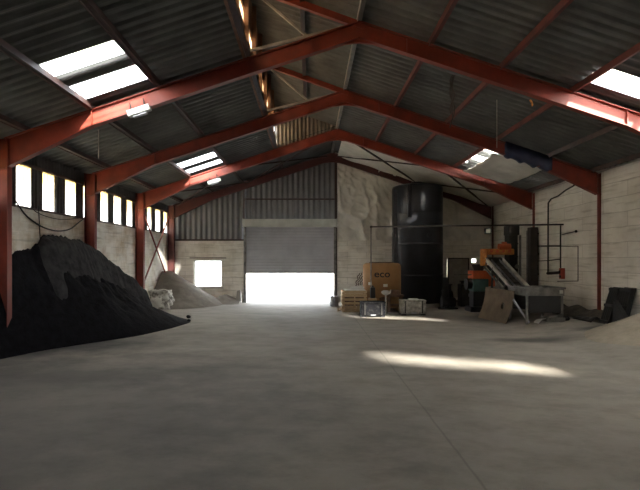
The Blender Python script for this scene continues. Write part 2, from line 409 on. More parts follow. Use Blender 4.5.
for k in range(len(ROFF) - 1):
    xa, xb = RX + ROFF[k], RX + ROFF[k + 1]
    cuts = sky_r + slit_r if k == 3 else (sky_r[0:2] if k == 4 else [])
    y = YF - .2
    for a, b in cuts:
        slope_strip(xa, xb, roofz, y, a, roof)
        if (a, b) in slit_r:
            slope_strip(xa + .22, xb, roofz, a, b, roof)   # slipped sheet: an open gap
        else: lights.append((xa, xb, a, b))
        y = b
    slope_strip(xa, xb, roofz, y, YB + .3, roof)
slope_strip(RX, MX - .15, monz, YF - .2, FR[2] + .25, roof)
struct('ceiling', roof, M['roof'])
for xa, xb, a, b in lights:
    wn += 1
    mb = MB(); slope_strip(xa, xb, roofz, a, b, mb, .028); struct('window_%d' % wn, mb, M['sky_sheet' if a in (1.6, 9.2, 9.35, 16.8, 17.9) else 'old_sheet'], smooth=True)
# raised monitor: end cladding, glazed side bands, rails and posts
mb = MB()
corr(mb, (MX, FR[2] + .1, 0), (1, 0, 0), lambda v: Vector((0, 0, v)), RX - MX, .15, .025, (0, 1, 0), lambda s: roofz(MX + s) - .1, lambda s: monz(MX + s) + .05)
struct('wall_monitor_end', mb, M['mono'])
zb = roofz(MX)
mb = MB()
mb.bbox(MX - .04, MX + .04, YF, FR[2] + .1, zb - .12, zb + .05)
mb.bbox(MX - .03, MX + .03, YF, FR[2] + .1, zb + .30, zb + .46)
mb.bbox(MX - .03, MX + .02, YF, FR[2] + .1, zb + .80, monz(MX) + .02)
struct('trim_4', mb, M['timber'])
for za, zc in ((zb + .05, zb + .30), (zb + .46, zb + .80)):
    wn += 1
    mb = MB(); mb.bbox(MX - .012, MX - .008, YF, FR[2], za, zc); struct('window_%d' % wn, mb, M['louvre_sheet'])
posts = [(1.6 + 1.4 * k) for k in range(12)]
for k, yy in enumerate(posts[4:]):
    mb = MB(); mb.bbox(MX + .02, MX + .12, yy - .05, yy + .05, zb - .1, monz(MX) - .05)
    o = mb.build('monitor_post', M['timber'], loc=(MX + .07, yy, zb - .1))
    tag(o, 'brown timber post in the glazed side of the raised ridge, all alike in their row', 'post', 'posts of the raised ridge glazing')

# ------------------------------------------------------------------ steel portal frames
def ibeam_plate(mb, pts, y, half):   # web polygon in XZ
    mb.prism([(p[0], y - half, p[1]) for p in pts], (0, 2 * half, 0))
def portal(i, y, label, mon, mat):
    t = thing('portal_frame', label, 'steel frame', (RX, y, 0), 'red steel portal frames')
    for sgn in (-1, 1):
        half = 7.5
        xo = RX + sgn * (half - .03)           # outer end
        zt = lambda off: ZRT - SL * off
        # rafter: web, flanges, haunch
        m = MB(); d = .34
        offs = [0.02, 5.6, 7.42]; dep = [d, d, .62]
        web = [(RX + sgn * o, zt(o)) for o in offs] + [(RX + sgn * o, zt(o) - q) for o, q in zip(offs[::-1], dep[::-1])]
        ibeam_plate(m, web, y, .012)
        for a, b in ((0, 1), (1, 2)):
            pa = Vector((RX + sgn * offs[a], y, zt(offs[a]) - .01)); pb = Vector((RX + sgn * offs[b], y, zt(offs[b]) - .01))
            m.bar(pa, pb, .16, .024)
            pa = Vector((RX + sgn * offs[a], y, zt(offs[a]) - dep[a])); pb = Vector((RX + sgn * offs[b], y, zt(offs[b]) - dep[b]))
            m.bar(pa, pb, .16, .024)
        for o in (1.0, 5.6):
            m.box((RX + sgn * o, y, zt(o) - d / 2), (.015, .14, d))
        m.build('rafter', mat, t)
        # column
        m = MB(); z1 = zt(7.45)
        cx = RX + sgn * 7.5 if sgn < 0 else XR - .03 + .15
        cd = .30
        m.bbox(cx - cd / 2, cx + cd / 2, y - .012, y + .012, 0, z1)
        m.bbox(cx - cd / 2, cx - cd / 2 + .02, y - .08, y + .08, 0, z1); m.bbox(cx + cd / 2 - .02, cx + cd / 2, y - .08, y + .08, 0, z1)
        m.bbox(cx - cd / 2, cx + cd / 2, y - .08, y + .08, z1 - .64, z1 - .62)
        m.build('column', mat, t)
    m = MB(); ibeam_plate(m, [(RX - .45, ZRT - .45 * SL - .03), (RX, ZRT - .03), (RX + .45, ZRT - .45 * SL - .03), (RX + .45, ZRT - .45 * SL - .34), (RX, ZRT - .44), (RX - .45, ZRT - .45 * SL - .34)], y, .03)
    m.build('apex_plate', mat, t)
    if mon:
        m = MB(); m.bar((RX + .1, y, ZRT - .1), (MX + .06, y, monz(MX) - .16), .1, .14); m.build('ridge_strut', mat, t)
        m = MB(); m.bar((RX - .4, y, ZRT - .12), (MX + .1, y, roofz(MX) + .05), .05, .05); m.bar((RX - 1.1, y, ZRT - .3), (MX + .2, y, monz(MX) - .3), .045, .045)
        lab(m.build('lattice_brace', M['litpurlin_greybrace'], t), 'thin grey lattice brace')
    return t
portal(0, FR[0], 'largest red steel portal frame, sunlit where rooflights shine on both its rafters', True, M['red'])
portal(1, FR[1], 'red steel portal frame with a navy tarpaulin slung round its right rafter', True, M['red'])
portal(2, FR[2], 'red steel portal frame just beyond the pair of left rooflights and the loose white sheet', False, M['red'])
portal(3, FR[3], 'red steel portal frame coloured as in shade against the back gable wall', False, M['redshade'])

# purlins, each one length
def purlin(x, z, y0, y1, mat, label):
    m = MB(); m.bbox(x - .05, x + .05, y0, y1, z - .13, z - .028)
    m.bbox(x - .05, x - .035, y0, y1, z - .16, z - .13)
    o = m.build('purlin', mat, loc=(x, y0, z - .1)); tag(o, label, 'purlin', 'roof purlins')
ordl = ['first', 'second', 'third', 'fourth', 'fifth']
PY0, PY1 = YF + .02, YB - .02
purlin(RX, ZSH, PY0, PY1, M['litpurlin_greybrace'], 'purlin running along the ridge, coloured pale as if lit')
for k, off in enumerate([2.33, 4.2, 5.62, 7.0]):
    purlin(RX - off, roofz(RX - off), PY0, PY1, M['purlin'], ['dark steel purlin under the glazed side of the raised ridge', 'dark steel purlin at the upper edge of the left rooflights', 'dark steel purlin at the lower edge of the left rooflights', 'dark steel purlin nearest the left eaves'][k])
for k, off in enumerate([1.5, 3.0, 4.5, 6.0, 7.3]):
    purlin(RX + off, roofz(RX + off), PY0, PY1, M['purlinred'] if k < 3 else M['purlin'], ['reddish purlin next to the ridge on the right slope', 'reddish purlin second from the ridge on the right slope, above the black tank', 'reddish purlin at the upper edge of the right rooflights', 'dark purlin at the lower edge of the right rooflights', 'dark purlin at the right eaves on top of the white wall'][k])
purlin(RX - 1.2, monz(RX - 1.2), PY0, FR[2], M['purlin'], 'dark purlin under the raised ridge roof')

# bracing
def rod(name, a, b, r, mat, label, group):
    m = MB(); m.bar(a, b, r * 2, r * 2); o = m.build(name, mat, loc=a); tag(o, label, 'brace', group)
def rz(off): return ZRT - SL * off - .16
g = 'roof bracing in the end bay'
f3, f4 = FR[2] + .1, FR[3] - .1
for side, sg in (('right', 1), ('left', -1)):
    for (oa, ob, which) in ((.25, 3.9, 'from the nearer apex'), (3.9, .25, 'to the far gable apex'), (3.9, 7.2, 'from mid rafter to the far gable eaves'), (7.2, 3.9, 'from the nearer eaves up to mid gable')):
        rod('brace_rod', (RX + sg * oa, f3, rz(oa)), (RX + sg * ob, f4, rz(ob) + .06), .028, M['purlin'], 'dark roof brace, %s slope, %s' % (side, which), g)
t = thing('cross_brace', 'red steel X brace on the left wall behind the grey sand heap', 'brace', (XL + .2, 20.7, .7))
m = MB(); m.bar((XL + .17, FR[2] + .1, 4.1), (XL + .17, f4, .75), .05, .05); m.build('brace_bar', M['red'], t)
m = MB(); m.bar((XL + .11, f4, 4.0), (XL + .11, FR[2] + .1, .7), .05, .05); m.build('brace_bar', M['red'], t)

# ------------------------------------------------------------------ roller shutter
mb = MB(); z0, z1 = 1.43, 3.58; n = 30
prev = None
for i in range(n * 4 + 1):
    z = z0 + (z1 - z0) * i / (n * 4); dy = .03 * abs(math.sin(PI * i / 4))
    a = mb.bm.verts.new((DX0 + .06, YB - .02 - dy, z)); b = mb.bm.verts.new((DX1 - .06, YB - .02 - dy, z))
    a2 = mb.bm.verts.new((DX0 + .06, YB + .01 - dy, z)); b2 = mb.bm.verts.new((DX1 - .06, YB + .01 - dy, z))
    if prev: mb.face([prev[0], prev[1], b, a]); mb.face([prev[2], prev[3], b2, a2])
    prev = (a, b, a2, b2)
mb.bbox(DX0 + .05, DX1 - .05, YB - .05, YB + .02, z0 - .06, z0)
sh = struct('door_1', mb, M['shutter'])
mb = MB(); mb.bbox(DX0 - .05, DX1 + .04, YB - .36, YB - .01, 3.55, 3.91); mb.bbox(DX0 - .09, DX0 - .05, YB - .38, YB, 3.53, 3.93); mb.bbox(DX1 + .04, DX1 + .08, YB - .38, YB, 3.53, 3.93)
mb.build('shutter_housing', M['housing'], sh, bevel=.02)
for x in (DX0, DX1):
    mb = MB(); mb.bbox(x - .06, x + .06, YB - .09, YB - .05, 0, 3.55); mb.bbox(x - .06, x - .04, YB - .05, YB + .03, 0, 3.55); mb.bbox(x + .04, x + .06, YB - .05, YB + .03, 0, 3.55)
    mb.build('guide_rail', M['steel'], sh)
# dark side door, ajar: daylight shows down its left jamb
mb = MB(); mb.bbox(6.53, 7.42, YB - .06, YB - .01, .24, 2.05)
dd = struct('door_2', mb, M['doorgrey'])
mb = MB(); mb.bbox(6.47, 6.53, YB - .09, YB - .005, .24, 2.1); mb.bbox(7.42, 7.48, YB - .09, YB - .005, .24, 2.1); mb.bbox(6.53, 7.42, YB - .09, YB - .005, 2.05, 2.1)
mb.build('door_frame', M['black'], dd)
mb = MB(); mb.tube([(6.66, YB - .06, 1.2), (6.66, YB - .12, 1.2), (6.78, YB - .12, 1.2)], .012); mb.build('door_handle', M['steel'], dd)

# ------------------------------------------------------------------ insulation quilts
def folds(x, z):
    a = x * .9 + z * .55 + .6 * nz(x * .8, z * .6, 3)          # slack creases running down to the right
    cr = 1 - abs(math.sin(a * 2.3)); amt = max(0, nz(x * .8, z * .9, 12) + .35)
    b = 1 - abs(nz(x * 1.6, z * .7 + x * .5, 31)) * 2.2
    return .26 * cr ** 3 * amt + .07 * max(0, b) ** 2 + .10 * max(0, nz(x * .7, z * .7, 21)) + .05 * (1 - abs(nz(x * 3.2 + z * 1.4, z * 2.6, 9)) * 2) ** 3 + .02 * nz(x * 6, z * 5, 5)
mb = MB()
x0, x1 = DX1 + .12, XR - .12
def qf(u, v):
    x = x0 + (x1 - x0) * u; zt_ = roofz(x) - .22; zb_ = 2.92 + .05 * nz(x * 1.5, 0, 5)
    z = zb_ + (zt_ - zb_) * v
    return (x, YB - .03 - folds(x, z) * (1.4 if x < 5 else .8), z)
mb.grid(qf, 120, 60)
o = mb.build('insulation_quilt', M['quilt'], smooth=True); tag(o, 'crumpled white insulation quilt covering the back gable above the shutter\'s right', 'insulation')
mb = MB()
def qr(u, v):
    x = RX + .25 + (XR - .35 - RX) * u; y = FR[2] + .6 + (YB - .2 - FR[2] - .6) * v
    sag = .12 * (1 - abs(2 * ((u * 5) % 1) - 1)) + .05 * nz(x * 2, y * 2, 2)
    return (x, y, roofz(x) - .21 - sag * .35)
mb.grid(qr, 60, 40)
o = mb.build('insulation_lining', M['quilt'], smooth=True); tag(o, 'pale insulation lining under the right roof slope above the black tank', 'insulation')
# loose sheet hanging under the rooflights, right slope
mb = MB()
def lf(u, v):
    x = 5.70 + 1.6 * u; y = 15.2 + 3.1 * v
    z = roofz(x) - .2 - .10 * math.sin(PI * v) * (1 - .4 * u) - .05 * (1 - u) - .05 * abs(nz(x * 3, y * 1.6, 4))
    x += .09 * nz(y * 2.2, 1, 8) * (1 - u)
    return (x, y, z)
mb.grid(lf, 24, 40)
o = mb.build('loose_lining_sheet', M['quilt'], smooth=True)
md = o.modifiers.new('thick', 'SOLIDIFY'); md.thickness = .02
tag(o, 'loose white lining sheet sagging under the right roof beside the navy tarpaulin', 'sheet')
# navy tarpaulin round the rafter
mb = MB(); rings = []
for i in range(41):
    u = i / 40; off = 4.70 + 1.36 * u; x = RX + off; zt_ = ZRT - SL * off; wob = .03 * nz(u * 9, 2, 2)
    low = zt_ - .38 - .05 * abs(nz(u * 7, 5, 1)) - .03 * math.sin(u * 23)
    y = FR[1]; q = .10 + wob
    rings.append(mb.verts([(x, y - q, zt_ + .02), (x - .01, y - q - .02, (zt_ + low) / 2), (x, y - q * .8, low), (x, y + q * .8, low), (x, y + q + .02, (zt_ + low) / 2), (x, y + q, zt_ + .02)]))
for a, b in zip(rings, rings[1:]):
    for k in range(6): mb.face([a[k], a[(k + 1) % 6], b[(k + 1) % 6], b[k]])
mb.face(rings[0]); mb.face(rings[-1][::-1])
o = mb.build('tarpaulin', M['tarp'], smooth=True); tag(o, 'navy blue tarpaulin slung round the right rafter by the loose white sheet', 'tarpaulin')

# ------------------------------------------------------------------ heaps
def heap(name, hf, x0, x1, y0, y1, nx, ny, mat, label, cat, keep=lambda x, y, h: h > -.02):
    mb = MB(); g = {}
    for i in range(nx + 1):
        for j in range(ny + 1):
            x = x0 + (x1 - x0) * i / nx; y = y0 + (y1 - y0) * j / ny; h = hf(x, y)
            g[i, j] = (x, y, h)
    vs = {}
    def v(k):
        if k not in vs: vs[k] = mb.bm.verts.new((g[k][0], g[k][1], g[k][2]))
        return vs[k]
    for i in range(nx):
        for j in range(ny):
            q = [(i, j), (i + 1, j), (i + 1, j + 1), (i, j + 1)]
            if any(keep(*g[k]) for k in q): mb.face([v(k) for k in q])
    # close the underside so the heap is a solid body
    edges = [e for e in mb.bm.edges if e.is_boundary]
    r = bmesh.ops.extrude_edge_only(mb.bm, edges=edges)
    for e in r['geom']:
        if isinstance(e, bmesh.types.BMVert): e.co.z = min(e.co.z, 0) - .03
    o = mb.build(name, mat, smooth=True); tag(o, label, cat); return o
def interp(v, tab):
    if v <= tab[0][0]: return tab[0][1]
    for (a, fa), (b, fb) in zip(tab, tab[1:]):
        if v <= b: return fa + (fb - fa) * (v - a) / (b - a)
    return tab[-1][1]
def fractal(x, y, s, z=0): return nz(x * s, y * s, z) + .5 * nz(x * s * 2.1, y * s * 2.1, z + 3) + .25 * nz(x * s * 4.3, y * s * 4.3, z + 7)
def smooth_tab(v, tab):
    return (interp(v - .25, tab) + 2 * interp(v, tab) + interp(v + .25, tab)) / 4
HW = [(9.2, -.1), (9.6, .45), (10.1, 1.4), (10.6, 2.0), (11.2, 2.36), (11.65, 2.2), (12.1, 2.52), (12.8, 2.42), (13.5, 2.25), (14.5, 1.9), (15.5, 1.4), (16.5, .85), (17.5, .35), (18.3, -.1)]
XT = [(9.2, -6.45), (9.8, -6.25), (10.8, -5.9), (11.8, -5.25), (12.9, -4.5), (14.3, -4.05), (15.6, -3.8), (16.4, -4.0), (17.4, -4.9), (18.3, -6.3)]
def h_black(x, y):
    H, xt = smooth_tab(y, HW), smooth_tab(y, XT)
    s_ = (xt - x) / (xt - XL)
    if s_ < 0 or H < 0: return -.04 + .3 * max(s_, -.2)
    h = H * s_ ** 1.08
    return h + (.13 * fractal(x, y, 1.5) + .07 * fractal(x, y, 4.5, 4)) * min(1, h * h * .8 + .12)
heap('black_heap', h_black, XL + .01, -3.5, 7.6, 18.5, 80, 220, M['coal'], 'large heap of black fines banked against the left wall', 'heap')
ridge = [(-6.6, 12.15, 2.62), (-6.5, 13.0, 2.66), (-6.45, 13.9, 2.55), (-6.35, 14.6, 2.3), (-6.15, 15.3, 1.9), (-5.85, 15.9, 1.45), (-5.6, 16.3, 1.1)]
def h_grey(x, y):
    best = -1
    for a, b in zip(ridge, ridge[1:]):
        for k in range(5):
            t = k / 5; px, py, pz = (a[i] + (b[i] - a[i]) * t for i in range(3))
            d_ = math.hypot(x - px, y - py); best = max(best, pz - .8 * d_ - 1.9 * max(0, d_ - .22))
    return best + .09 * fractal(x, y, 1.6, 11) + .05 * fractal(x, y, 4.5, 14)
heap('grey_heap', h_grey, XL + .01, -4.4, 11.4, 17.4, 60, 150, M['greyheap'], 'lumpy grey heap against the left wall, rising behind the black heap', 'heap', keep=lambda x, y, h: h > .1 and h > h_black(x, y) - .12)
def h_sand(x, y):
    d = math.hypot((x + 6.55), (y - 22.2) * 1.05)
    h = 1.68 - .66 * d + .10 * max(0, d - 1.6) ** 1.6
    h = min(h, 1.50 + .02 * nz(x * 4, y * 4))
    return h + .03 * fractal(x, y, 1.8, 2) if h > 0.03 else h - .02
heap('sand_heap', h_sand, XL + .01, -3.0, 19.0, YB - .01, 70, 80, M['sand'], 'smooth grey sand heap in the far left corner below the X brace', 'heap')
def h_sand2(x, y):
    d = math.hypot((x + 3.95) * .75, (y - 22.75) * 1.0)
    return .42 - .5 * d + .03 * fractal(x, y, 2.2, 8)
heap('sand_heap', h_sand2, -5.2, -3.2, 21.7, YB - .01, 40, 30, M['sand'], 'low spill of grey sand under the back window, between the sand heap and the shutter', 'heap')
def h_sand3(x, y):
    d = math.hypot((x - 8.5) * 1.05, (y - 11.6) * .95)
    h = .98 - .48 * d + .05 * max(0, d - 1.2) ** 1.5
    return min(h, .86) + .02 * fractal(x, y, 2, 5)
o = heap('sand_heap', h_sand3, 5.8, XR - .005, 9.2, 14.4, 60, 90, M['sand2'], 'beige sand heap at the right wall in front of the black stacked panels', 'heap', keep=lambda x, y, h: h > floorz(x) - .03)
# rubble lumps at the toe of the black heap
for (x, y, r, l) in ((-3.95, 15.95, .06, 'small black lump lying at the tip of the black heap'), (-4.2, 16.9, .08, 'black lump on the floor between black heap and white bag')):
    mb = MB(); bmesh.ops.create_icosphere(mb.bm, subdivisions=2, radius=r)
    for v in mb.bm.verts: v.co *= 1 + .35 * nz(*(v.co * 9)); v.co.z *= .75
    for v in mb.bm.verts: v.co += Vector((x, y, r * .6))
    o = mb.build('lump', M['coal'], loc=(x, y, 0)); tag(o, l, 'lump')
# white bag of rubble
mb = MB(); bmesh.ops.create_cube(mb.bm, size=1.0); bmesh.ops.subdivide_edges(mb.bm, edges=mb.bm.edges[:], cuts=9, use_grid_fill=True)
for v in mb.bm.verts:
    c = v.co.copy(); r = c.normalized() * .62; v.co = c.lerp(r, .35)
    v.co *= 1 + .22 * fractal(c.x * 1.0 + 3, c.y + c.z * 1.5, 2.0) + .08 * nz(c.x * 9, c.y * 9, c.z * 9)
    v.co = Vector((v.co.x * .78, v.co.y * .7, (v.co.z + .5) * .78))
    if v.co.z < .06: v.co.z = 0
    v.co.x -= .12 * v.co.z
    v.co += Vector((-6.02, 20.05, -.0))
o = mb.build('bulk_bag', M['whitebag'], loc=(-6.0, 20.05, 0)); tag(o, 'crumpled grubby white bulk bag between the black heap and the sand heap', 'bag')
for p in o.data.polygons: p.use_smooth = True

# dirt bank along the foot of the right wall
mb = MB()
def bank(u, v):
    y = 13.4 + 9.2 * u; w = .55 + .2 * nz(y * .8, 1); x = XR - .004 - w * v
    return (x, y, floorz(x) - .02 + .30 * (1 - v) ** 1.4 * (1 + .4 * nz(y * 1.7, v * 2, 3)))
mb.grid(bank, 90, 8)
o = mb.build('dirt_bank', M['dirt'], smooth=True); tag(o, 'low bank of dark dirt along the foot of the right wall', 'dirt', kind='stuff')

# ------------------------------------------------------------------ black tank
tx, ty, tr = 4.72, 21.6, 1.1
t = thing('storage_tank', 'tall glossy black cylindrical tank at the back wall behind the cardboard bin', 'tank', (tx, ty, 0))
mb = MB(); mb.lathe([(tr, .16), (tr, 5.1), (tr - .03, 5.2), (tr - .2, 5.26), (.25, 5.36), (.25, 5.42)], (tx, ty, 0), 64); mb.build('shell', M['tank'], t, smooth=False)
for p in bpy.data.objects['shell'].data.polygons: p.use_smooth = abs(p.normal.z) < .3
mb = MB(); mb.lathe([(tr + .1, 0), (tr + .1, .16), (tr * .9, .165)], (tx, ty, 0), 48); lab(mb.build('plinth', M['plain'], t), 'low grey concrete plinth')
for z in (1.35, 2.7, 4.0):
    mb = MB(); mb.lathe([(tr + .002, z - .03), (tr + .012, z - .02), (tr + .012, z + .02), (tr + .002, z + .03)], (tx, ty, 0), 64, cap=False); mb.build('band', M['tank'], t)
def onT(px_ang, r): return (tx + r * math.sin(px_ang), ty - r * math.cos(px_ang))
a = -.52; x, y = onT(a, tr + .05); mb = MB(); mb.tube([(x, y, 3.8), (x, y, 5.15)], .06, 10); mb.tube([(x + .11, y - .03, 3.8), (x + .11, y - .03, 5.15)], .03, 8); mb.build('vent_pipe', M['tank'], t, smooth=True)
a = -1.15; x, y = onT(a, tr + .03); mb = MB(); mb.bbox(x - .10, x + .06, y - .06, y + .1, .2, 5.05); mb.build('cable_duct', M['black'], t, bevel=.01)
a = .25; x, y = onT(a, tr + .01); mb = MB(); mb.tube([(x, y + .08, 3.05), (x, y - .05, 3.05)], .09, 16); mb.build('fitting', M['black'], t)
x, y = onT(1.2, tr + .1); mb = MB(); mb.bbox(x - .12, x + .1, y - .15, y + .1, .3, 1.25); mb.tube([(x, y - .05, .3), (x, y - .05, .17)], .06); mb.build('outlet_box', M['black'], t, bevel=.02)

# ------------------------------------------------------------------ octagonal cardboard bin
bx, by, bf = 2.93, 20.0, .75
t = thing('cardboard_bin', 'round brown cardboard bin printed eco, left of the black tank', 'bin', (bx, by, 0))
R8 = bf / math.cos(PI / 8)
RB = .77
mb = MB(); mb.lathe([(RB, .14), (RB, 1.74), (RB * .985, 1.80), (RB * .93, 1.85), (RB * .82, 1.88)], (bx, by, 0), 56); o = mb.build('bin_body', M['card'], t)
for p in o.data.polygons: p.use_smooth = abs(p.normal.z) < .9
mb = MB(); mb.lathe([(.50, 1.88), (.52, 1.905), (.46, 1.92)], (bx, by, 0), 40); lab(mb.build('lid', M['darkwood'], t), 'dark lid')
mb = MB()
for q in (-.55, 0, .55): mb.bbox(bx + q - .05, bx + q + .05, by - .7, by + .7, 0, .10)
for q in range(6): mb.bbox(bx - .7, bx + .7, by - .7 + q * .26, by - .6 + q * .26, .10, .14)
lab(mb.build('pallet_base', M['wood'], t), 'pale wooden pallet base')
def text_mesh(s, size, loc, rot, mat, parent, name, ext=.003, off=.0, sx=1.0):
    cu = bpy.data.curves.new(name, 'FONT'); cu.body = s; cu.size = size; cu.extrude = ext; cu.offset = off; cu.resolution_u = 6; cu.align_x = 'CENTER'; cu.align_y = 'CENTER'
    tmp = bpy.data.objects.new('tmp', cu); C.objects.link(tmp)
    dg = bpy.context.evaluated_depsgraph_get(); dg.update()
    me = bpy.data.meshes.new_from_object(tmp.evaluated_get(dg)); bpy.data.objects.remove(tmp)
    me.transform(Matrix.Translation(loc) @ rot.to_4x4() @ Matrix.Diagonal((sx, 1, 1, 1)))
    me.name = name; me.materials.clear(); me.materials.append(mat)
    o = bpy.data.objects.new(name, me); C.objects.link(o); o.parent = parent
    b = parent['_base']; me.transform(Matrix.Translation((-b[0], -b[1], -b[2])))
    return o
RXf = Matrix.Rotation(PI / 2, 3, 'X')
o = text_mesh('eco', .38, (bx - .09, by, 1.44), RXf, M['ink'], t, 'lettering', .002, .006, 1.12)
for v in o.data.vertices:                                   # wrap the print round the drum
    v.co.y += -math.sqrt(RB * RB - v.co.x ** 2) - .004
for (x, z, w, h) in ((bx + .03, 1.0, .17, .11),):
    mb = MB(); mb.bbox(x - w / 2, x + w / 2, by - RB - .004, by - RB - .0005, z - h / 2, z + h / 2); lab(mb.build('paper_label', M['paper'], t), 'white paper sticker')
dl = MB(); nrm = Vector((-math.sin(PI / 4), -math.cos(PI / 4), 0)); pc = Vector((bx, by, 1.06)) + nrm * (RB + .003)
dl.box(pc, (.17, .004, .11), Matrix.Rotation(-PI / 4, 3, 'Z')); lab(dl.build('paper_label', M['paper'], t), 'white paper sticker on the left facet')
mb = MB(); mb.prism([(bx - .22, by - RB - .003, .5), (bx - .05, by - RB - .003, .56), (bx + .12, by - RB - .003, .52), (bx + .1, by - RB - .003, .42), (bx - .2, by - RB - .003, .42)], (0, .002, 0)); lab(mb.build('torn_patch', M['darkwood'], t), 'dark torn patch')

# ------------------------------------------------------------------ scuffed dark boxes on the floor
def floor_box(x0, x1, y0, y1, h, mat, label, cap):
    t = thing('storage_box', label, 'box', ((x0 + x1) / 2, (y0 + y1) / 2, 0), 'scuffed boxes in front of the cardboard bin')
    mb = MB(); mb.bbox(x0, x1, y0, y1, .05, h - .06); mb.build('body', mat, t, bevel=.025)
    mb = MB(); mb.bbox(x0 - .015, x1 + .015, y0 - .015, y1 + .015, h - .06, h); mb.build('lid', mat, t, bevel=.02)
    for xq in (x0 + .02, x1 - .18):
        mb = MB(); mb.bbox(xq, xq + .16, y0 + .02, y1 - .02, 0, .05); mb.build('skid', M['black'], t)
    mb = MB(); xm = (x0 + x1) / 2
    mb.bbox(xm - .09, xm + .09, y0 - .03, y0 - .005, .055, .10); lab(mb.build('tie_plate', M['paleSteel'], t), 'small pale plate at the foot')
    for q in (.16, .84):
        x = x0 + (x1 - x0) * q; mb = MB(); mb.bbox(x - .02, x + .02, y0 - .03, y0 + .01, .08, h - .03); mb.build('strap', M['grime'], t)
    if cap:
        mb = MB(); mb.bbox(xm - .14, xm + .2, y0 + .1, y1 - .1, h, h + .035); lab(mb.build('pale_top_pad', M['paper'], t), 'pale pad on the lid')
floor_box(1.78, 2.64, 17.1, 17.6, .54, M['bin'], 'dark scuffed box in front of the pallet stack, left of the white topped post', False)
floor_box(3.30, 4.20, 17.7, 18.2, .55, M['binpale'], 'paler scuffed box with a pad on top, in front of the black tank', True)

# ------------------------------------------------------------------ pallets and junk by the shutter
def pallet(x, y, z, label, L=1.0, W=.8, rot=0.0):
    t = thing('pallet', label, 'pallet', (x, y, z), 'pallets stacked beside the shutter')
    R = Matrix.Rotation(rot, 3, 'Z')
    for q in (-W / 2 + .05, 0, W / 2 - .05):
        mb = MB(); mb.box(Vector((x, y, z + .011)) + R @ Vector((0, q, 0)), (L, .09, .022), R)
        for xx in (-L / 2 + .06, 0, L / 2 - .06): mb.box(Vector((x, y, z + .055)) + R @ Vector((xx, q, 0)), (.11, .09, .066), R)
        mb.build('bearer', M['wood'], t)
    for k in range(7):
        mb = MB(); mb.box(Vector((x, y, z + .099)) + R @ Vector((-L / 2 + .05 + k * (L - .1) / 6, 0, 0)), (.10, W, .022), R); mb.build('deck_board', M['wood'], t)
px_, py_ = 1.72, 19.3
pallet(px_, py_, 0, 'bottom wooden pallet of the stack beside the shutter', 1.0, .8, .05)
pallet(px_ + .02, py_, .112, 'wooden pallet under the slatted crate beside the shutter', .98, .8, -.04)
t = thing('slatted_crate', 'slatted wooden crate on the pallets beside the shutter', 'crate', (px_, py_, .224))
for sx in (-1, 1):
    for sy in (-1, 1):
        mb = MB(); mb.bbox(px_ + sx * .42 - .035, px_ + sx * .42 + .035, py_ + sy * .32 - .035, py_ + sy * .32 + .035, .224, .80); mb.build('corner_post', M['wood'], t)
for k in range(4):
    z = .28 + k * .145
    for sy in (-1, 1):
        mb = MB(); mb.bbox(px_ - .46, px_ + .46, py_ + sy * .37 - .011, py_ + sy * .37 + .011, z, z + .09); mb.build('slat', M['wood'], t)
    for sx in (-1, 1):
        mb = MB(); mb.bbox(px_ + sx * .47 - .011, px_ + sx * .47 + .011, py_ - .36, py_ + .36, z, z + .09); mb.build('slat', M['wood'], t)
mb = MB(); mb.bbox(px_ - .02, px_ + .03, py_ - .41, py_ - .385, .22, .82); mb.build('centre_batten', M['wood'], t)
mb = MB(); mb.bbox(px_ - .38, px_ + .38, py_ - .28, py_ + .28, .226, .62); mb.build('contents', M['darkwood'], t, bevel=.05)
mb = MB(); mb.box((px_ + .02, py_ - .1, .83), (.8, .35, .05), Matrix.Rotation(.06, 3, 'Z')); o = mb.build('white_board', M['paper'], loc=(px_, py_, .8), bevel=.008); tag(o, 'long white board lying across the top of the slatted crate', 'board')
mb = MB(); mb.box((px_ + .14, py_ - .05, .90), (.52, .3, .09), Matrix.Rotation(-.05, 3, 'Z')); o = mb.build('carton', M['paper'], loc=(px_, py_, .855), bevel=.01); tag(o, 'pale flat carton on the white board above the slatted crate', 'carton')
# loose planks left of crate
mb = MB(); mb.bar((1.12, 19.15, .03), (1.16, 19.9, .03), .1, .06); o = mb.build('plank', M['wood'], loc=(1.14, 19.5, 0)); tag(o, 'short plank lying on the floor left of the pallet stack', 'plank')
# blue-grey drum by the shutter's right jamb
t = thing('small_drum', 'small blue-grey drum at the right jamb of the shutter', 'drum', (1.05, 21.2, 0))
mb = MB(); mb.lathe([(.17, 0), (.19, .02), (.19, .18), (.2, .2), (.19, .22), (.19, .42), (.17, .44)], (1.05, 21.2, 0), 24); mb.build('body', M['paleSteel'], t, smooth=False)
mb = MB(); mb.lathe([(.03, .44), (.03, .47)], (.98, 21.2, 0), 12); mb.build('bung', M['black'], t)
# dark jerrycan behind crate / before the bin
t = thing('jerrycan', 'black jerrycan standing between the slatted crate and the cardboard bin', 'jerrycan', (2.42, 18.8, .53))
mb = MB(); mb.bbox(2.33, 2.51, 18.8, 19.05, .53, .95); mb.build('body', M['black'], t, bevel=.03)
mb = MB(); mb.tube([(2.42, 18.86, .95), (2.42, 18.86, 1.02)], .035, 12); mb.build('cap', M['black'], t)
mb = MB(); mb.tube([(2.42, 18.9, .95), (2.42, 18.92, 1.0), (2.42, 19.0, 1.0), (2.42, 19.02, .95)], .014, 8); mb.build('handle', M['black'], t)
mb = MB(); mb.bbox(2.27, 2.56, 18.74, 19.1, 0, .53); o = mb.build('wooden_box', M['wood'], loc=(2.42, 18.9, 0), bevel=.01); tag(o, 'small wooden box under the black jerrycan', 'box')
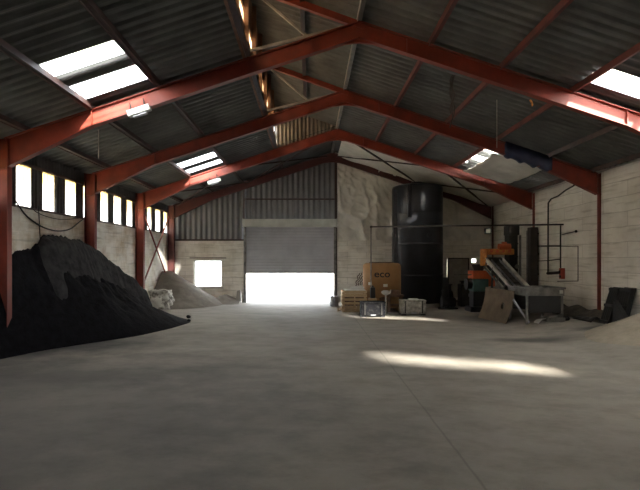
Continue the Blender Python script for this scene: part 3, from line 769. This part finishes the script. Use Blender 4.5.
# white mushroom-top post
t = thing('bollard', 'thin white post with a round mushroom top between the two scuffed boxes', 'post', (2.78, 18.0, 0))
mb = MB(); mb.lathe([(.11, 0), (.11, .03), (.03, .05), (.026, .74)], (2.78, 18.0, 0), 16); mb.build('stem', M['white'], t, smooth=False)
mb = MB(); mb.lathe([(.03, .70), (.13, .75), (.165, .80), (.15, .85), (.09, .88), (.02, .89)], (2.78, 18.0, 0), 20); mb.build('round_top', M['white'], t, smooth=True)
# brown wooden trestle bench right of post
t = thing('wooden_trestle', 'dark brown wooden trestle in front of the cardboard bin\'s right side', 'trestle', (3.25, 18.75, 0))
for sx in (-1, 1):
    for sy in (-1, 1):
        mb = MB(); mb.bar((3.25 + sx * .27, 18.75 + sy * .22, 0), (3.25 + sx * .22, 18.75 + sy * .12, .6), .08, .08); mb.build('leg', M['darkwood'], t)
mb = MB(); mb.bbox(2.94, 3.56, 18.55, 18.95, .60, .68); mb.build('top', M['darkwood'], t, bevel=.01)
mb = MB(); mb.bbox(2.99, 3.5, 18.58, 18.62, .25, .33); mb.build('stretcher', M['darkwood'], t)
mb = MB(); mb.bbox(3.08, 3.42, 18.6, 18.9, .68, .86); o = mb.build('carton', M['darkwood'], loc=(3.25, 18.75, .68), bevel=.015); tag(o, 'dark brown carton on the wooden trestle', 'carton')
mb = MB(); mb.bbox(2.9, 3.24, 17.95, 18.25, 0, .045); o = mb.build('flat_board', M['white'], loc=(3.07, 18.1, 0)); tag(o, 'pale flat board on the floor between the two scuffed boxes', 'board')
# painted scrawl on the wall
mb = MB()
for k in range(5):
    x = 2.15 + k * .11; mb.tube([(x + .02 * i + .05 * math.sin(i * 1.9 + k), YB - .008, .78 + i * .075 + .02 * k) for i in range(9)], .022, 6)
o = mb.build('wall_scrawl', M['scrawl']); tag(o, 'dark red painted scrawl on the back wall above the slatted crate', 'graffiti')
# stone post by the shutter's left jamb
mb = MB(); mb.prism([(-3.42, 22.5, 0), (-3.16, 22.5, 0), (-3.18, 22.5, .5), (-3.24, 22.5, .62), (-3.36, 22.5, .58)], (0, .25, 0)); o = mb.build('stone_block', M['plain'], loc=(-3.3, 22.6, 0), bevel=.03); tag(o, 'grey upright stone block at the left jamb of the shutter', 'block')

# ------------------------------------------------------------------ overhead pipe with its post
t = thing('overhead_pipe', 'thin dark pipe on a post, crossing before the black tank to the right wall', 'pipe', (2.378, 19.1, 0))
A = Vector((2.378, 19.1, 3.29)); B = Vector((8.5, 16.42, 3.19))
mb = MB(); mb.tube([A, B], .028, 10); mb.build('cross_pipe', M['pipe'], t, smooth=True)
mb = MB(); mb.tube([(A.x, A.y, 0), A], .024, 10); mb.build('post', M['steel'], t, smooth=True)
mb = MB(); mb.lathe([(.09, 0), (.09, .015)], (A.x, A.y, 0), 16); mb.build('foot_plate', M['steel'], t)
mb = MB(); mb.lathe([(.045, -.04), (.045, .04)], tuple(A), 12); mb.build('elbow', M['pipe'], t)

# ------------------------------------------------------------------ conduits on the right wall
def W(px, py, d=.03):   # point on the right wall seen at that spot of the photograph
    X = XR - d; tt = X / (px - 310); return (X, 490 * tt, 2 + (260 - py) * tt)
def run(pts, r, label, mat='conduit', d=.03):
    mb = MB(); P = [W(px, py, d) for px, py in pts]; mb.tube(P, r, 8)
    o = mb.build('conduit', M[mat], loc=P[0]); tag(o, label, 'conduit', 'conduits on the right wall'); return o
run([(574, 185.5), (566, 190), (558, 196), (551, 199), (548.2, 203), (548, 230), (548, 272.5)], .026, 'black conduit curving from the right eaves down to the red switch box')
run([(538, 246), (549, 246), (560.5, 246)], .026, 'thick black horizontal conduit from the column to the upright by the red switch', d=.06)
run([(560.5, 225.5), (560.5, 268)], .022, 'black upright conduit rising from the red switch to the overhead pipe')
run([(538, 261), (549, 260.5), (560.3, 259.2)], .016, 'thin slightly sloping cable between the column and the red switch', d=.06)
run([(547.5, 273.3), (560.3, 272.6)], .05, 'short thick conduit joining the red switch on its left', d=.07)
run([(561.5, 246.2), (578, 246.2), (578, 281), (557.5, 281.3)], .014, 'thin square loop of conduit to the right of the red switch')
o = run([(562, 234.6), (576, 231.3)], .016, 'short stub pipe ending in a knob right of the overhead pipe', d=.05)
P = Vector(W(576, 231.3, .05)); mb = MB(); bmesh.ops.create_icosphere(mb.bm, subdivisions=2, radius=.045, matrix=Matrix.Translation(P - Vector(o.location))); k = mb.build('knob', M['conduit']); k.parent = o
P = Vector(W(562, 273.5, .08)); t = thing('switch_box', 'red switch box on the right wall among the black conduits', 'switch', tuple(P))
mb = MB(); mb.box(P, (.13, .16, .36)); mb.build('enclosure', M['redbox'], t, bevel=.015)
mb = MB(); mb.box(P + Vector((-.08, 0, .05)), (.04, .04, .1)); mb.build('lever', M['black'], t)
mb = MB(); mb.box(P + Vector((-.067, 0, -.1)), (.006, .11, .07)); mb.build('rating_plate', M['grime'], t)

# ------------------------------------------------------------------ cables on the left wall
def WL(px, py, d=.03):
    X = XL + d; tt = X / (px - 310); return (X, 490 * tt, 2 + (260 - py) * tt)
def sag(pts, r, label):
    P = [WL(*p) for p in pts]
    # smooth
    Q = []
    for i in range(len(P) - 1):
        p0, p1, p2, p3 = (Vector(P[max(0, min(len(P) - 1, i + q))]) for q in (-1, 0, 1, 2))
        for k in range(5):
            u = k / 5; Q.append(.5 * ((2 * p1) + (p2 - p0) * u + (2 * p0 - 5 * p1 + 4 * p2 - p3) * u * u + (3 * p1 - p0 - 3 * p2 + p3) * u ** 3))
    Q.append(Vector(P[-1]))
    mb = MB(); mb.tube(Q, r, 6); o = mb.build('hanging_cable', M['conduit'], loc=Q[0]); tag(o, label, 'cable', 'cables on the left wall')
sag([(16, 201), (24, 213), (33, 221), (45, 228), (58, 231), (70, 229), (78, 223), (84, 218.5)], .018, 'thick black cable drooping across the left wall below the side lights')
sag([(29, 205), (38, 213), (52, 218), (64, 219.5), (76, 218.5), (84, 217.5)], .010, 'thinner cable above the thick drooping one on the left wall')
sag([(38.5, 206), (39.5, 225), (40.5, 243)], .010, 'thin cable hanging straight down the left wall to the black heap')

# ------------------------------------------------------------------ roof fittings
def strip_light(c, L, w, label, tilt):
    t = thing('strip_light', label, 'light fitting', c, 'strip lights under the left rafters')
    R = Matrix.Rotation(tilt, 3, 'Y'); c = Vector(c)
    mb = MB(); mb.box(c, (L, .14, w), R); mb.build('housing', M['white'], t, bevel=.01)
    mb = MB(); mb.box(c + R @ Vector((0, 0, -w / 2 - .025)), (L * .62, .1, .04), R); mb.build('diffuser', M['paleSteel'], t, bevel=.01)
    for q in (-.3, .3):
        mb = MB(); mb.bar(c + R @ Vector((q * L, 0, w / 2)), c + R @ Vector((q * L, .05, w / 2 + .18)), .02, .02); mb.build('bracket', M['grime'], t)
strip_light((-3.55, FR[0] - .12, 5.10), .48, .13, 'white strip light on the rafter of the largest portal frame, left slope', -math.atan(SL))
strip_light((-3.62, FR[2] - .12, 4.98), .50, .13, 'small white strip light far back, under the pair of left rooflights', -math.atan(SL))
mb = MB(); mb.tube([(-5.05, 11.7, roofz(-5.05) - .02), (-5.05, 11.7, 4.42)], .013, 6); o = mb.build('hanging_conduit', M['cord'], loc=(-5.05, 11.7, 4.4)); tag(o, 'thin pale conduit hanging from the left slope above the side lights', 'conduit')
t = thing('hanging_rope', 'tangle of dark rope hanging from the right slope near the ridge', 'rope', (3.28, 11.3, 5.4))
for k in range(3):
    mb = MB(); z0_ = roofz(3.28) - .14
    mb.tube([(3.28 + (.05 * (k - 1)) * math.sin(i * 1.1 + k), 11.3 + .03 * math.cos(i + k * 2), z0_ - i * (.11 + .02 * k)) for i in range(9)], .014, 6); mb.build('strand', M['rope'], t)
mb = MB(); mb.tube([(4.5, 11.8, roofz(4.5) - .14), (4.5, 11.8, 4.7)], .008, 6); o = mb.build('dangling_string', M['cord'], loc=(4.5, 11.8, 4.7)); tag(o, 'thin pale string dangling from the right slope in front of the white sheet', 'string')
mb = MB(); mb.tube([(4.62, 10.28, 4.9 + .45), (4.62, 10.2, 5.28), (4.62, 10.18, 5.2)], .02, 6); o = mb.build('hook', M['amber'], loc=(4.62, 10.25, 5.3)); tag(o, 'small yellow hook hanging under the largest portal frame, right slope', 'hook')
# floodlight on the gable column
t = thing('floodlight', 'small pale floodlight on the far right gable column above the orange drive', 'floodlight', (8.12, 22.4, 3.3))
mb = MB(); mb.box((8.14, 22.45, 3.32), (.30, .14, .26)); mb.build('casing', M['black'], t, bevel=.02)
mb = MB(); mb.box((8.14, 22.372, 3.32), (.19, .012, .17)); lab(mb.build('lens', M['lens'], t), 'pale glowing lens')
mb = MB(); mb.bar((8.26, 22.45, 3.32), (8.44, 22.75, 3.34), .05, .05); mb.build('bracket', M['black'], t)

# ------------------------------------------------------------------ hopper, conveyor, plate
hx0, hx1, hy0, hy1 = 6.42, 7.58, 14.6, 15.9
hz = floorz(7.0)
t = thing('feed_hopper', 'grey steel feed hopper on legs at the foot of the inclined conveyor', 'hopper', (7.0, 15.25, hz))
mb = MB()
for (a, b, c, d) in ((hx0, hx1, hy0, hy0 + .03), (hx0, hx1, hy1 - .03, hy1), (hx0, hx0 + .03, hy0, hy1), (hx1 - .03, hx1, hy0, hy1)): mb.bbox(a, b, c, d, .93, 1.17)
mb.bbox(hx0 - .03, hx1 + .03, hy0 - .03, hy0, 1.13, 1.18); mb.bbox(hx0 - .03, hx0, hy0 - .03, hy1, 1.13, 1.18); mb.bbox(hx1, hx1 + .03, hy0 - .03, hy1, 1.13, 1.18)
mb.build('rim_tray', M['steel'], t)
mb = MB(); mb.bbox(hx1 - .16, hx1 - .06, hy0 - .045, hy0 - .03, 1.0, 1.1); lab(mb.build('tag_plate', M['white'], t), 'small white plate')
mb = MB(); top = mb.verts([(hx0 + .12, hy0 + .06, .93), (hx1 - .04, hy0 + .06, .93), (hx1 - .04, hy1 - .06, .93), (hx0 + .12, hy1 - .06, .93)])
bot = mb.verts([(hx0 + .28, hy0 + .26, .52), (hx1 - .22, hy0 + .26, .52), (hx1 - .22, hy1 - .3, .52), (hx0 + .28, hy1 - .3, .52)])
for k in range(4): mb.face([top[k], top[(k + 1) % 4], bot[(k + 1) % 4], bot[k]])
mb.face(bot); mb.face(top); mb.build('cone', M['black'], t)
mb = MB(); mb.bbox(hx0 + .14, hx1 - .06, hy0 + .05, hy0 + .07, .42, .93); mb.bbox(hx0 + .14, hx1 - .06, hy1 - .07, hy1 - .05, .42, .93); mb.bbox(hx0 + .12, hx0 + .14, hy0 + .05, hy1 - .05, .5, .93); mb.build('side_panel', M['black'], t)
for (x, y) in ((hx0 + .06, hy0 + .05), (hx1 - .05, hy0 + .05), (hx0 + .06, hy1 - .05), (hx1 - .05, hy1 - .05)):
    mb = MB(); mb.bbox(x - .03, x + .03, y - .03, y + .03, floorz(x), .95); mb.build('leg', M['steel'], t)
mb = MB(); mb.tube([(hx0 + .3, 15.1, .46), (hx1 - .1, 15.1, .46)], .09, 14); mb.build('screw_tube', M['grime'], t, smooth=True)
mb = MB(); mb.tube([(hx1 - .1, 15.1, .46), (hx1 + .16, 15.1, .46)], .11, 14); mb.tube([(hx1 + .02, 15.1, .46), (hx1 + .04, 15.1, .46)], .13, 14); mb.build('motor', M['grime'], t)
mb = MB(); mb.bar((hx0 - .16, 15.1, .78), (hx0 + .16, 14.72, floorz(hx0) + .05), .13, .03, (1, 0, .6)); lab(mb.build('chute', M['paleSteel'], t), 'pale bluish sloping chute')
# bits below the hopper
mb = MB()
mb.grid(lambda u, v: (6.72 + .34 * u, 14.42 + .3 * v, floorz(6.8) + .02 + .24 * u * (1 - .4 * v) + .05 * math.sin(u * 5)), 10, 6)
o = mb.build('bent_sheet', M['white'], loc=(6.8, 14.5, floorz(6.8))); md = o.modifiers.new('thick', 'SOLIDIFY'); md.thickness = .012; tag(o, 'bent pale metal offcut on the floor under the front of the hopper', 'metal sheet')
t = thing('steel_tray', 'shallow grey steel tray on the floor under the hopper', 'tray', (7.2, 14.55, floorz(7.2)))
z = floorz(7.2) + .02
mb = MB(); mb.bbox(6.95, 7.48, 14.35, 14.75, z, z + .02); mb.bbox(6.95, 7.48, 14.35, 14.37, z, z + .13); mb.bbox(6.95, 7.48, 14.73, 14.75, z, z + .13); mb.bbox(6.95, 6.97, 14.35, 14.75, z, z + .13); mb.bbox(7.46, 7.48, 14.35, 14.75, z, z + .13); mb.build('pan', M['steel'], t, bevel=.004)
mb = MB(); mb.tube([(7.0, 14.45, z + .14), (7.43, 14.5, z + .19)], .035, 10); o = mb.build('steel_roller', M['steel'], loc=(7.2, 14.5, z + .13)); tag(o, 'grey steel roller resting across the tray under the hopper', 'roller')
for (x, y, r, l) in ((7.58, 14.5, .09, 'black lump on the floor at the right end of the tray'), (7.66, 14.8, .07, 'small black lump behind the right end of the tray')):
    mb = MB(); bmesh.ops.create_icosphere(mb.bm, subdivisions=2, radius=r)
    for v in mb.bm.verts: v.co *= 1 + .4 * nz(*(v.co * 8)); v.co += Vector((x, y, floorz(x) + r * .8))
    o = mb.build('lump', M['grime'], loc=(x, y, floorz(x))); tag(o, l, 'lump')

# inclined conveyor
Tt = Vector((6.68, 17.8, 2.00)); uu = Vector((.25, -.97, 0)).normalized()
Bt = Tt + uu * 1.9 + Vector((0, 0, -1.28)); dirv = (Bt - Tt).normalized(); cr = Vector((uu.y * -1, uu.x, 0)) * .30   # half width, towards +X
t = thing('conveyor', 'inclined belt conveyor rising from the grey hopper to the orange drive', 'conveyor', (7.0, 16.8, 0))
nrm = cr.cross(dirv).normalized()
if nrm.z < 0: nrm = -nrm
for s_ in (-1, 1):
    mb = MB(); mb.bar(Tt + cr * s_, Bt + cr * s_, .05, .13, nrm); mb.bar(Tt + cr * s_ * 1.12 + nrm * .07, Bt + cr * s_ * 1.12 + nrm * .07, .09, .02, nrm); mb.build('side_rail', M['rail'], t)
mb = MB(); mb.bar(Tt, Bt, .54, .03, nrm); mb.build('belt', M['belt'], t)
for k in range(9):
    p = Tt.lerp(Bt, .06 + .11 * k); mb = MB(); mb.bar(p + cr * .85 + nrm * .025, p - cr * .85 + nrm * .025, .03, .03, nrm); mb.build('cleat', M['belt'], t)
for s_ in (-.55, .55):
    mb = MB(); mb.bar(Tt + cr * s_ + nrm * .05, Bt + cr * s_ + nrm * .05, .03, .06, nrm); mb.build('skirt', M['paleSteel'], t)
mb = MB(); dn = nrm * -.30
for s_ in (-1, 1): mb.bar(Tt + cr * s_ + dn, Bt + cr * s_ + dn, .04, .05, nrm)
for k in range(6):
    p = Tt.lerp(Bt, .02 + .19 * k)
    for s_ in (-1, 1): mb.bar(p + cr * s_, p + cr * s_ + dn, .035, .05, dirv)
mb.build('truss', M['steel'], t)
mb = MB(); mb.bar(Tt + dn * .8, Bt + dn * .8, .5, .02, nrm); mb.build('shade_sheet', M['black'], t)  # black sheet added to stand in for shade between the truss sides
for s_ in (-1, 1):
    p = Tt.lerp(Bt, .2) + cr * s_; mb = MB(); mb.bar(p, (p.x, p.y + .3, floorz(p.x)), .06, .06); mb.build('support_leg', M['grime'], t)
mb = MB(); mb.tube([Tt + cr * .95, Tt - cr * .95], .1, 16); mb.build('head_drum', M['grime'], t)
hd = Tt + Vector((0, .12, .22))
mb = MB(); mb.box(hd + Vector((.28, .05, .08)), (.95, .32, .22)); lab(mb.build('drive_guard', M['amber'], t, bevel=.03), 'amber and orange drive guard')
mb = MB(); mb.box(hd + Vector((-.33, 0, -.12)), (.16, .3, .62)); lab(mb.build('end_guard', M['amber'], t, bevel=.02), 'amber upright end guard')
mb = MB(); mb.tube([hd + Vector((.2, -.05, .26)), hd + Vector((.62, -.05, .26))], .12, 14); mb.box(hd + Vector((.4, -.05, .4)), (.14, .14, .08)); lab(mb.build('drive_motor', M['orange'], t), 'orange drive motor')
for k in range(4):
    mb = MB(); mb.tube([hd + Vector((-.1 + k * .22, -.12, .1)), hd + Vector((-.1 + k * .22, -.16, .1))], .05, 10); lab(mb.build('bolt_cover', M['orange'], t), 'orange round cover')
# rusty plate with a hole, leaning
b0, b1 = Vector((5.83, 16.95, floorz(5.83))), Vector((6.06, 15.12, floorz(6.06)))
e1 = (b1 - b0); upv = Vector((.27, .03, 1.05)); nn = e1.cross(upv).normalized() * .02
mb = MB(); ring_o, ring_i = [], []
K = 32; cu_, cv_ = .70, .5
for k in range(K):
    a = 2 * PI * k / K; ca, sa = math.cos(a), math.sin(a)
    m_ = max(abs(ca), abs(sa)); u_, v_ = .5 + .5 * ca / m_, .5 + .5 * sa / m_
    ring_o.append((u_, v_)); ring_i.append((cu_ + .055 * ca, cv_ + .10 * sa))
pos = lambda q, s_: b0 + e1 * q[0] + upv * q[1] * (1 - .035 * q[0]) + nn * s_ + Vector((.06 * math.sin(PI * q[1]), 0, 0))
L = [[mb.bm.verts.new(pos(q, s_)) for q in rr] for rr, s_ in ((ring_o, 0), (ring_i, 0), (ring_i, 1), (ring_o, 1))]
for a, b in ((0, 1), (1, 2), (2, 3), (3, 0)):
    for k in range(K): mb.face([L[a][k], L[a][(k + 1) % K], L[b][(k + 1) % K], L[b][k]])
o = mb.build('steel_plate', M['rusty']); tag(o, 'rusty brown plate with a round hole leaning beside the conveyor', 'plate')
# orange and teal machine
t = thing('granulator', 'orange and teal machine on a dark base left of the conveyor', 'machine', (6.34, 18.8, 0))
fz = floorz(6.3)
mb = MB(); mb.bbox(6.12, 6.70, 18.35, 18.95, .82, 1.29); lab(mb.build('lower_casing', M['teal'], t, bevel=.03), 'dull teal casing')
mb = MB(); mb.bbox(6.10, 6.74, 18.33, 18.97, 1.29, 1.60); mb.bbox(6.74, 7.0, 18.5, 18.9, 1.0, 1.5); lab(mb.build('upper_casing', M['orange'], t, bevel=.03), 'orange casing')
mb = MB(); mb.bbox(6.0, 6.86, 18.3, 19.0, fz, .24); mb.bbox(6.14, 6.68, 18.42, 18.9, .24, .82); mb.build('base_frame', M['black'], t, bevel=.02)
mb = MB(); mb.tube([(6.12, 18.6, 1.1), (5.96, 18.6, 1.1)], .2, 16); mb.tube([(5.96, 18.6, 1.1), (5.92, 18.6, 1.1)], .23, 16); mb.build('flywheel', M['black'], t)
mb = MB(); mb.tube([(6.10, 18.5, 1.45), (5.45, 18.55, 1.44)], .022, 8); lab(mb.build('lever_arm', M['steel'], t), 'pale lever arm')
mb = MB(); mb.lathe([(.16, 1.6), (.26, 1.8), (.28, 1.81), (.28, 1.84)], (6.42, 18.65, 0), 20); mb.build('infeed_cone', M['grime'], t)
# tall dark elevator
ex, ey = 7.82, 18.9; ez = floorz(ex)
t = thing('bucket_elevator', 'tall black bucket elevator standing behind the conveyor', 'elevator', (ex, ey, ez))
mb = MB(); mb.bbox(7.60, 7.92, ey - .2, ey + .25, ez, 3.0); mb.build('casing', M['black'], t, bevel=.01)
mb = MB(); mb.bbox(7.57, 7.99, ey - .24, ey + .28, 2.95, 3.32); mb.build('head_box', M['black'], t, bevel=.03)
mb = MB(); mb.tube([(8.05, ey - .12, ez), (8.05, ey - .12, 2.95)], .045, 10); lab(mb.build('down_pipe', M['steel'], t, smooth=True), 'grey down pipe')
for q in (7.62, 7.9):
    mb = MB(); mb.bar((q, ey - .22, ez), (q, ey - .22, 3.0), .03, .03); mb.build('angle_edge', M['grime'], t)
for k in range(5):
    mb = MB(); mb.bbox(7.58, 7.94, ey - .23, ey - .2, .6 + k * .5, .64 + k * .5); mb.build('flange', M['grime'], t)
mb = MB(); mb.tube([(7.88, ey - .28, 1.75), (7.88, ey - .22, 1.75)], .08, 12); lab(mb.build('inspection_port', M['steel'], t), 'grey round inspection port')
t = thing('duct', 'tall dark brown duct between the bucket elevator and the red column', 'duct', (8.33, 18.45, .2))
dz = floorz(8.3)
mb = MB(); mb.bbox(8.20, 8.48, 18.2, 18.5, dz, 3.22); mb.build('shaft', M['brownduct'], t, bevel=.02)
for k in range(4):
    mb = MB(); mb.bbox(8.18, 8.495, 18.18, 18.52, .7 + k * .75, .75 + k * .75); mb.build('joint_flange', M['brownduct'], t)
mb = MB(); mb.tube([(8.1, 18.3, dz), (8.1, 18.3, 3.1)], .022, 8); o = mb.build('standing_pole', M['steel'], loc=(8.1, 18.3, dz)); tag(o, 'thin grey pole standing left of the dark brown duct', 'pole')

# ------------------------------------------------------------------ clutter right of the tank
def motor_set(x, y, s, label, flip):
    z0_ = floorz(x); t = thing('pump', label, 'pump', (x, y, z0_))
    mb = MB(); mb.bbox(x - .4 * s, x + .4 * s, y - .2 * s, y + .2 * s, z0_, z0_ + .08); mb.build('bed_plate', M['black'], t)
    mb = MB(); mb.tube([(x - .32 * s * flip, y, z0_ + .32 * s), (x + .1 * s * flip, y, z0_ + .32 * s)], .2 * s, 16)
    for k in range(6): mb.tube([(x - (.28 - k * .06) * s * flip, y, z0_ + .32 * s), (x - (.265 - k * .06) * s * flip, y, z0_ + .32 * s)], .22 * s, 16)
    mb.build('motor', M['black'], t)
    mb = MB(); mb.tube([(x + .12 * s * flip, y, z0_ + .32 * s), (x + .3 * s * flip, y, z0_ + .32 * s)], .25 * s, 20); mb.tube([(x + .21 * s * flip, y, z0_ + .5 * s), (x + .21 * s * flip, y, z0_ + .85 * s)], .07 * s, 12); mb.build('volute', M['grime'], t)
    mb = MB(); mb.bbox(x - .2 * s, x - .05 * s, y - .25 * s, y + .2 * s, z0_ + .08, z0_ + .15 * s); mb.build('foot', M['black'], t)
    mb = MB(); mb.lathe([(.12 * s, .83 * s), (.12 * s, .87 * s)], (x + .21 * s * flip, y, z0_), 12); mb.build('flange', M['grime'], t)
motor_set(6.15, 22.3, 1.0, 'black pump and motor at the back wall just right of the tank', 1)
motor_set(5.6, 19.9, .9, 'black pump and motor on the floor in front of the tank\'s right side', -1)
motor_set(6.95, 21.6, 1.1, 'black pump and motor in front of the dark side door', -1)
t = thing('bucket', 'small white bucket on the floor right of the black tank', 'bucket', (5.98, 21.4, floorz(5.98)))
z0_ = floorz(5.98)
mb = MB(); mb.lathe([(.1, 0), (.13, .26), (.14, .27), (.125, .265), (.095, .02)], (5.98, 21.4, z0_), 20); mb.build('pail', M['white'], t, smooth=True)
mb = MB(); mb.tube([(5.98 + .135 * math.cos(q * PI / 8), 21.4 - .05 - .02 * math.sin(q * PI / 8), z0_ + .25 - .09 * math.sin(q * PI / 8)) for q in range(9)], .006, 6); mb.build('handle', M['steel'], t)
t = thing('dark_cabinet', 'low black cabinet behind the orange and teal machine', 'cabinet', (6.6, 20.3, floorz(6.6)))
z0_ = floorz(6.6)
mb = MB(); mb.bbox(6.2, 6.95, 20.1, 20.6, z0_, 1.0); mb.build('body', M['black'], t, bevel=.01)
for x in (6.39, 6.76):
    mb = MB(); mb.bbox(x - .17, x + .17, 20.08, 20.1, z0_ + .08, .95); d_ = mb.build('door', M['grime'], t)
    mb = MB(); mb.bbox(x + .1, x + .13, 20.06, 20.08, .5, .62); h_ = mb.build('handle', M['steel'], t); h_.parent = d_

# ------------------------------------------------------------------ black panels stacked at the right wall
def panel(y0, y1, x, lean, h, label):
    z0_ = floorz(x); t = thing('plastic_pallet', label, 'pallet', (x, (y0 + y1) / 2, z0_), 'black pallets stood against the right wall')
    R = lambda y, z, d: (x + lean * z / h - d, y, z0_ + z)
    mb = MB(); mb.prism([R(y0, 0, 0), R(y1, 0, 0), R(y1, h, 0), R(y0, h, 0)], (.03, 0, 0)); mb.build('deck', M['black'], t)
    for k in range(5):
        y = y0 + (y1 - y0) * (k + .5) / 5; mb = MB(); mb.bar(R(y, .02, .05), R(y, h - .02, .05), .06, .08); mb.build('rib', M['grime'] if k == 1 else M['black'], t)
    for z in (.06, h / 2, h - .06):
        mb = MB(); mb.bar(R(y0, z, .10), R(y1, z, .10), .03, .08); mb.build('cross_rib', M['black'], t)
panel(12.75, 13.2, 8.22, .25, 1.02, 'black ribbed pallet leaning at the right wall, nearer one beside the sand heap')
panel(13.27, 13.68, 8.16, .31, 1.00, 'black ribbed pallet leaning at the right wall next to the red column')
mb = MB(); x = 8.05
z0_ = floorz(8.05) ; mb.prism([(x, 12.4, z0_ + .15), (x, 13.05, z0_ + .15), (x, 13.0, z0_ + .7)], (.12, 0, 0)); o = mb.build('wedge_bracket', M['black'], loc=(x, 13, z0_), bevel=.01); tag(o, 'black triangular bracket leaning on the nearer black pallet', 'bracket')
mb = MB()
mb.grid(lambda u, v: (7.85 + .42 * u, 13.7 + 1.0 * v, floorz(8.0) + .02 + .13 * math.sin(PI * u) * (1 - v * .6) * (1 + .6 * nz(u * 4, v * 5, 2))), 12, 20)
o = mb.build('plastic_sheet', M['black'], loc=(8, 14.5, floorz(8.0)), smooth=True); md = o.modifiers.new('thick', 'SOLIDIFY'); md.thickness = .01; tag(o, 'crumpled black plastic sheet on the floor left of the black pallets', 'sheet')

# '_base' was only a construction aid
for o in list(sc.objects):
    if '_base' in o: del o['_base']

# ------------------------------------------------------------------ light
w = bpy.data.worlds.new('World'); sc.world = w; w.use_nodes = True
bg = w.node_tree.nodes['Background']; bg.inputs['Color'].default_value = (.90, .95, 1.0, 1); bg.inputs['Strength'].default_value = 3.6
sun = bpy.data.lights.new('Sun', 'SUN'); sun.energy = 45.0; sun.angle = math.radians(3.8); sun.color = (1.0, .93, .80)
so = bpy.data.objects.new('Sun', sun); C.objects.link(so)
so.rotation_euler = Vector((-.745, 1.45, -1.0)).to_track_quat('-Z', 'Y').to_euler()

# ------------------------------------------------------------------ camera
cam = bpy.data.cameras.new('Camera'); co = bpy.data.objects.new('Camera', cam); C.objects.link(co)
cam.sensor_width = 36; cam.sensor_fit = 'HORIZONTAL'; cam.lens = 36 * 490 / 640; cam.clip_end = 300
co.location = (0, 0, 2.0)
co.rotation_euler = (PI / 2, 0, 0); cam.shift_x = 10 / 640; cam.shift_y = 15 / 640
sc.camera = co
sc.view_settings.view_transform = 'Standard'; sc.view_settings.look = 'None'; sc.view_settings.gamma = 1; sc.view_settings.use_curve_mapping = False
sc.view_settings.exposure = 1.5
sc.cycles.max_bounces = 10; sc.cycles.diffuse_bounces = 6; sc.cycles.transparent_max_bounces = 12
sc.cycles.use_denoising = True
sc.cycles.sample_clamp_indirect = 8
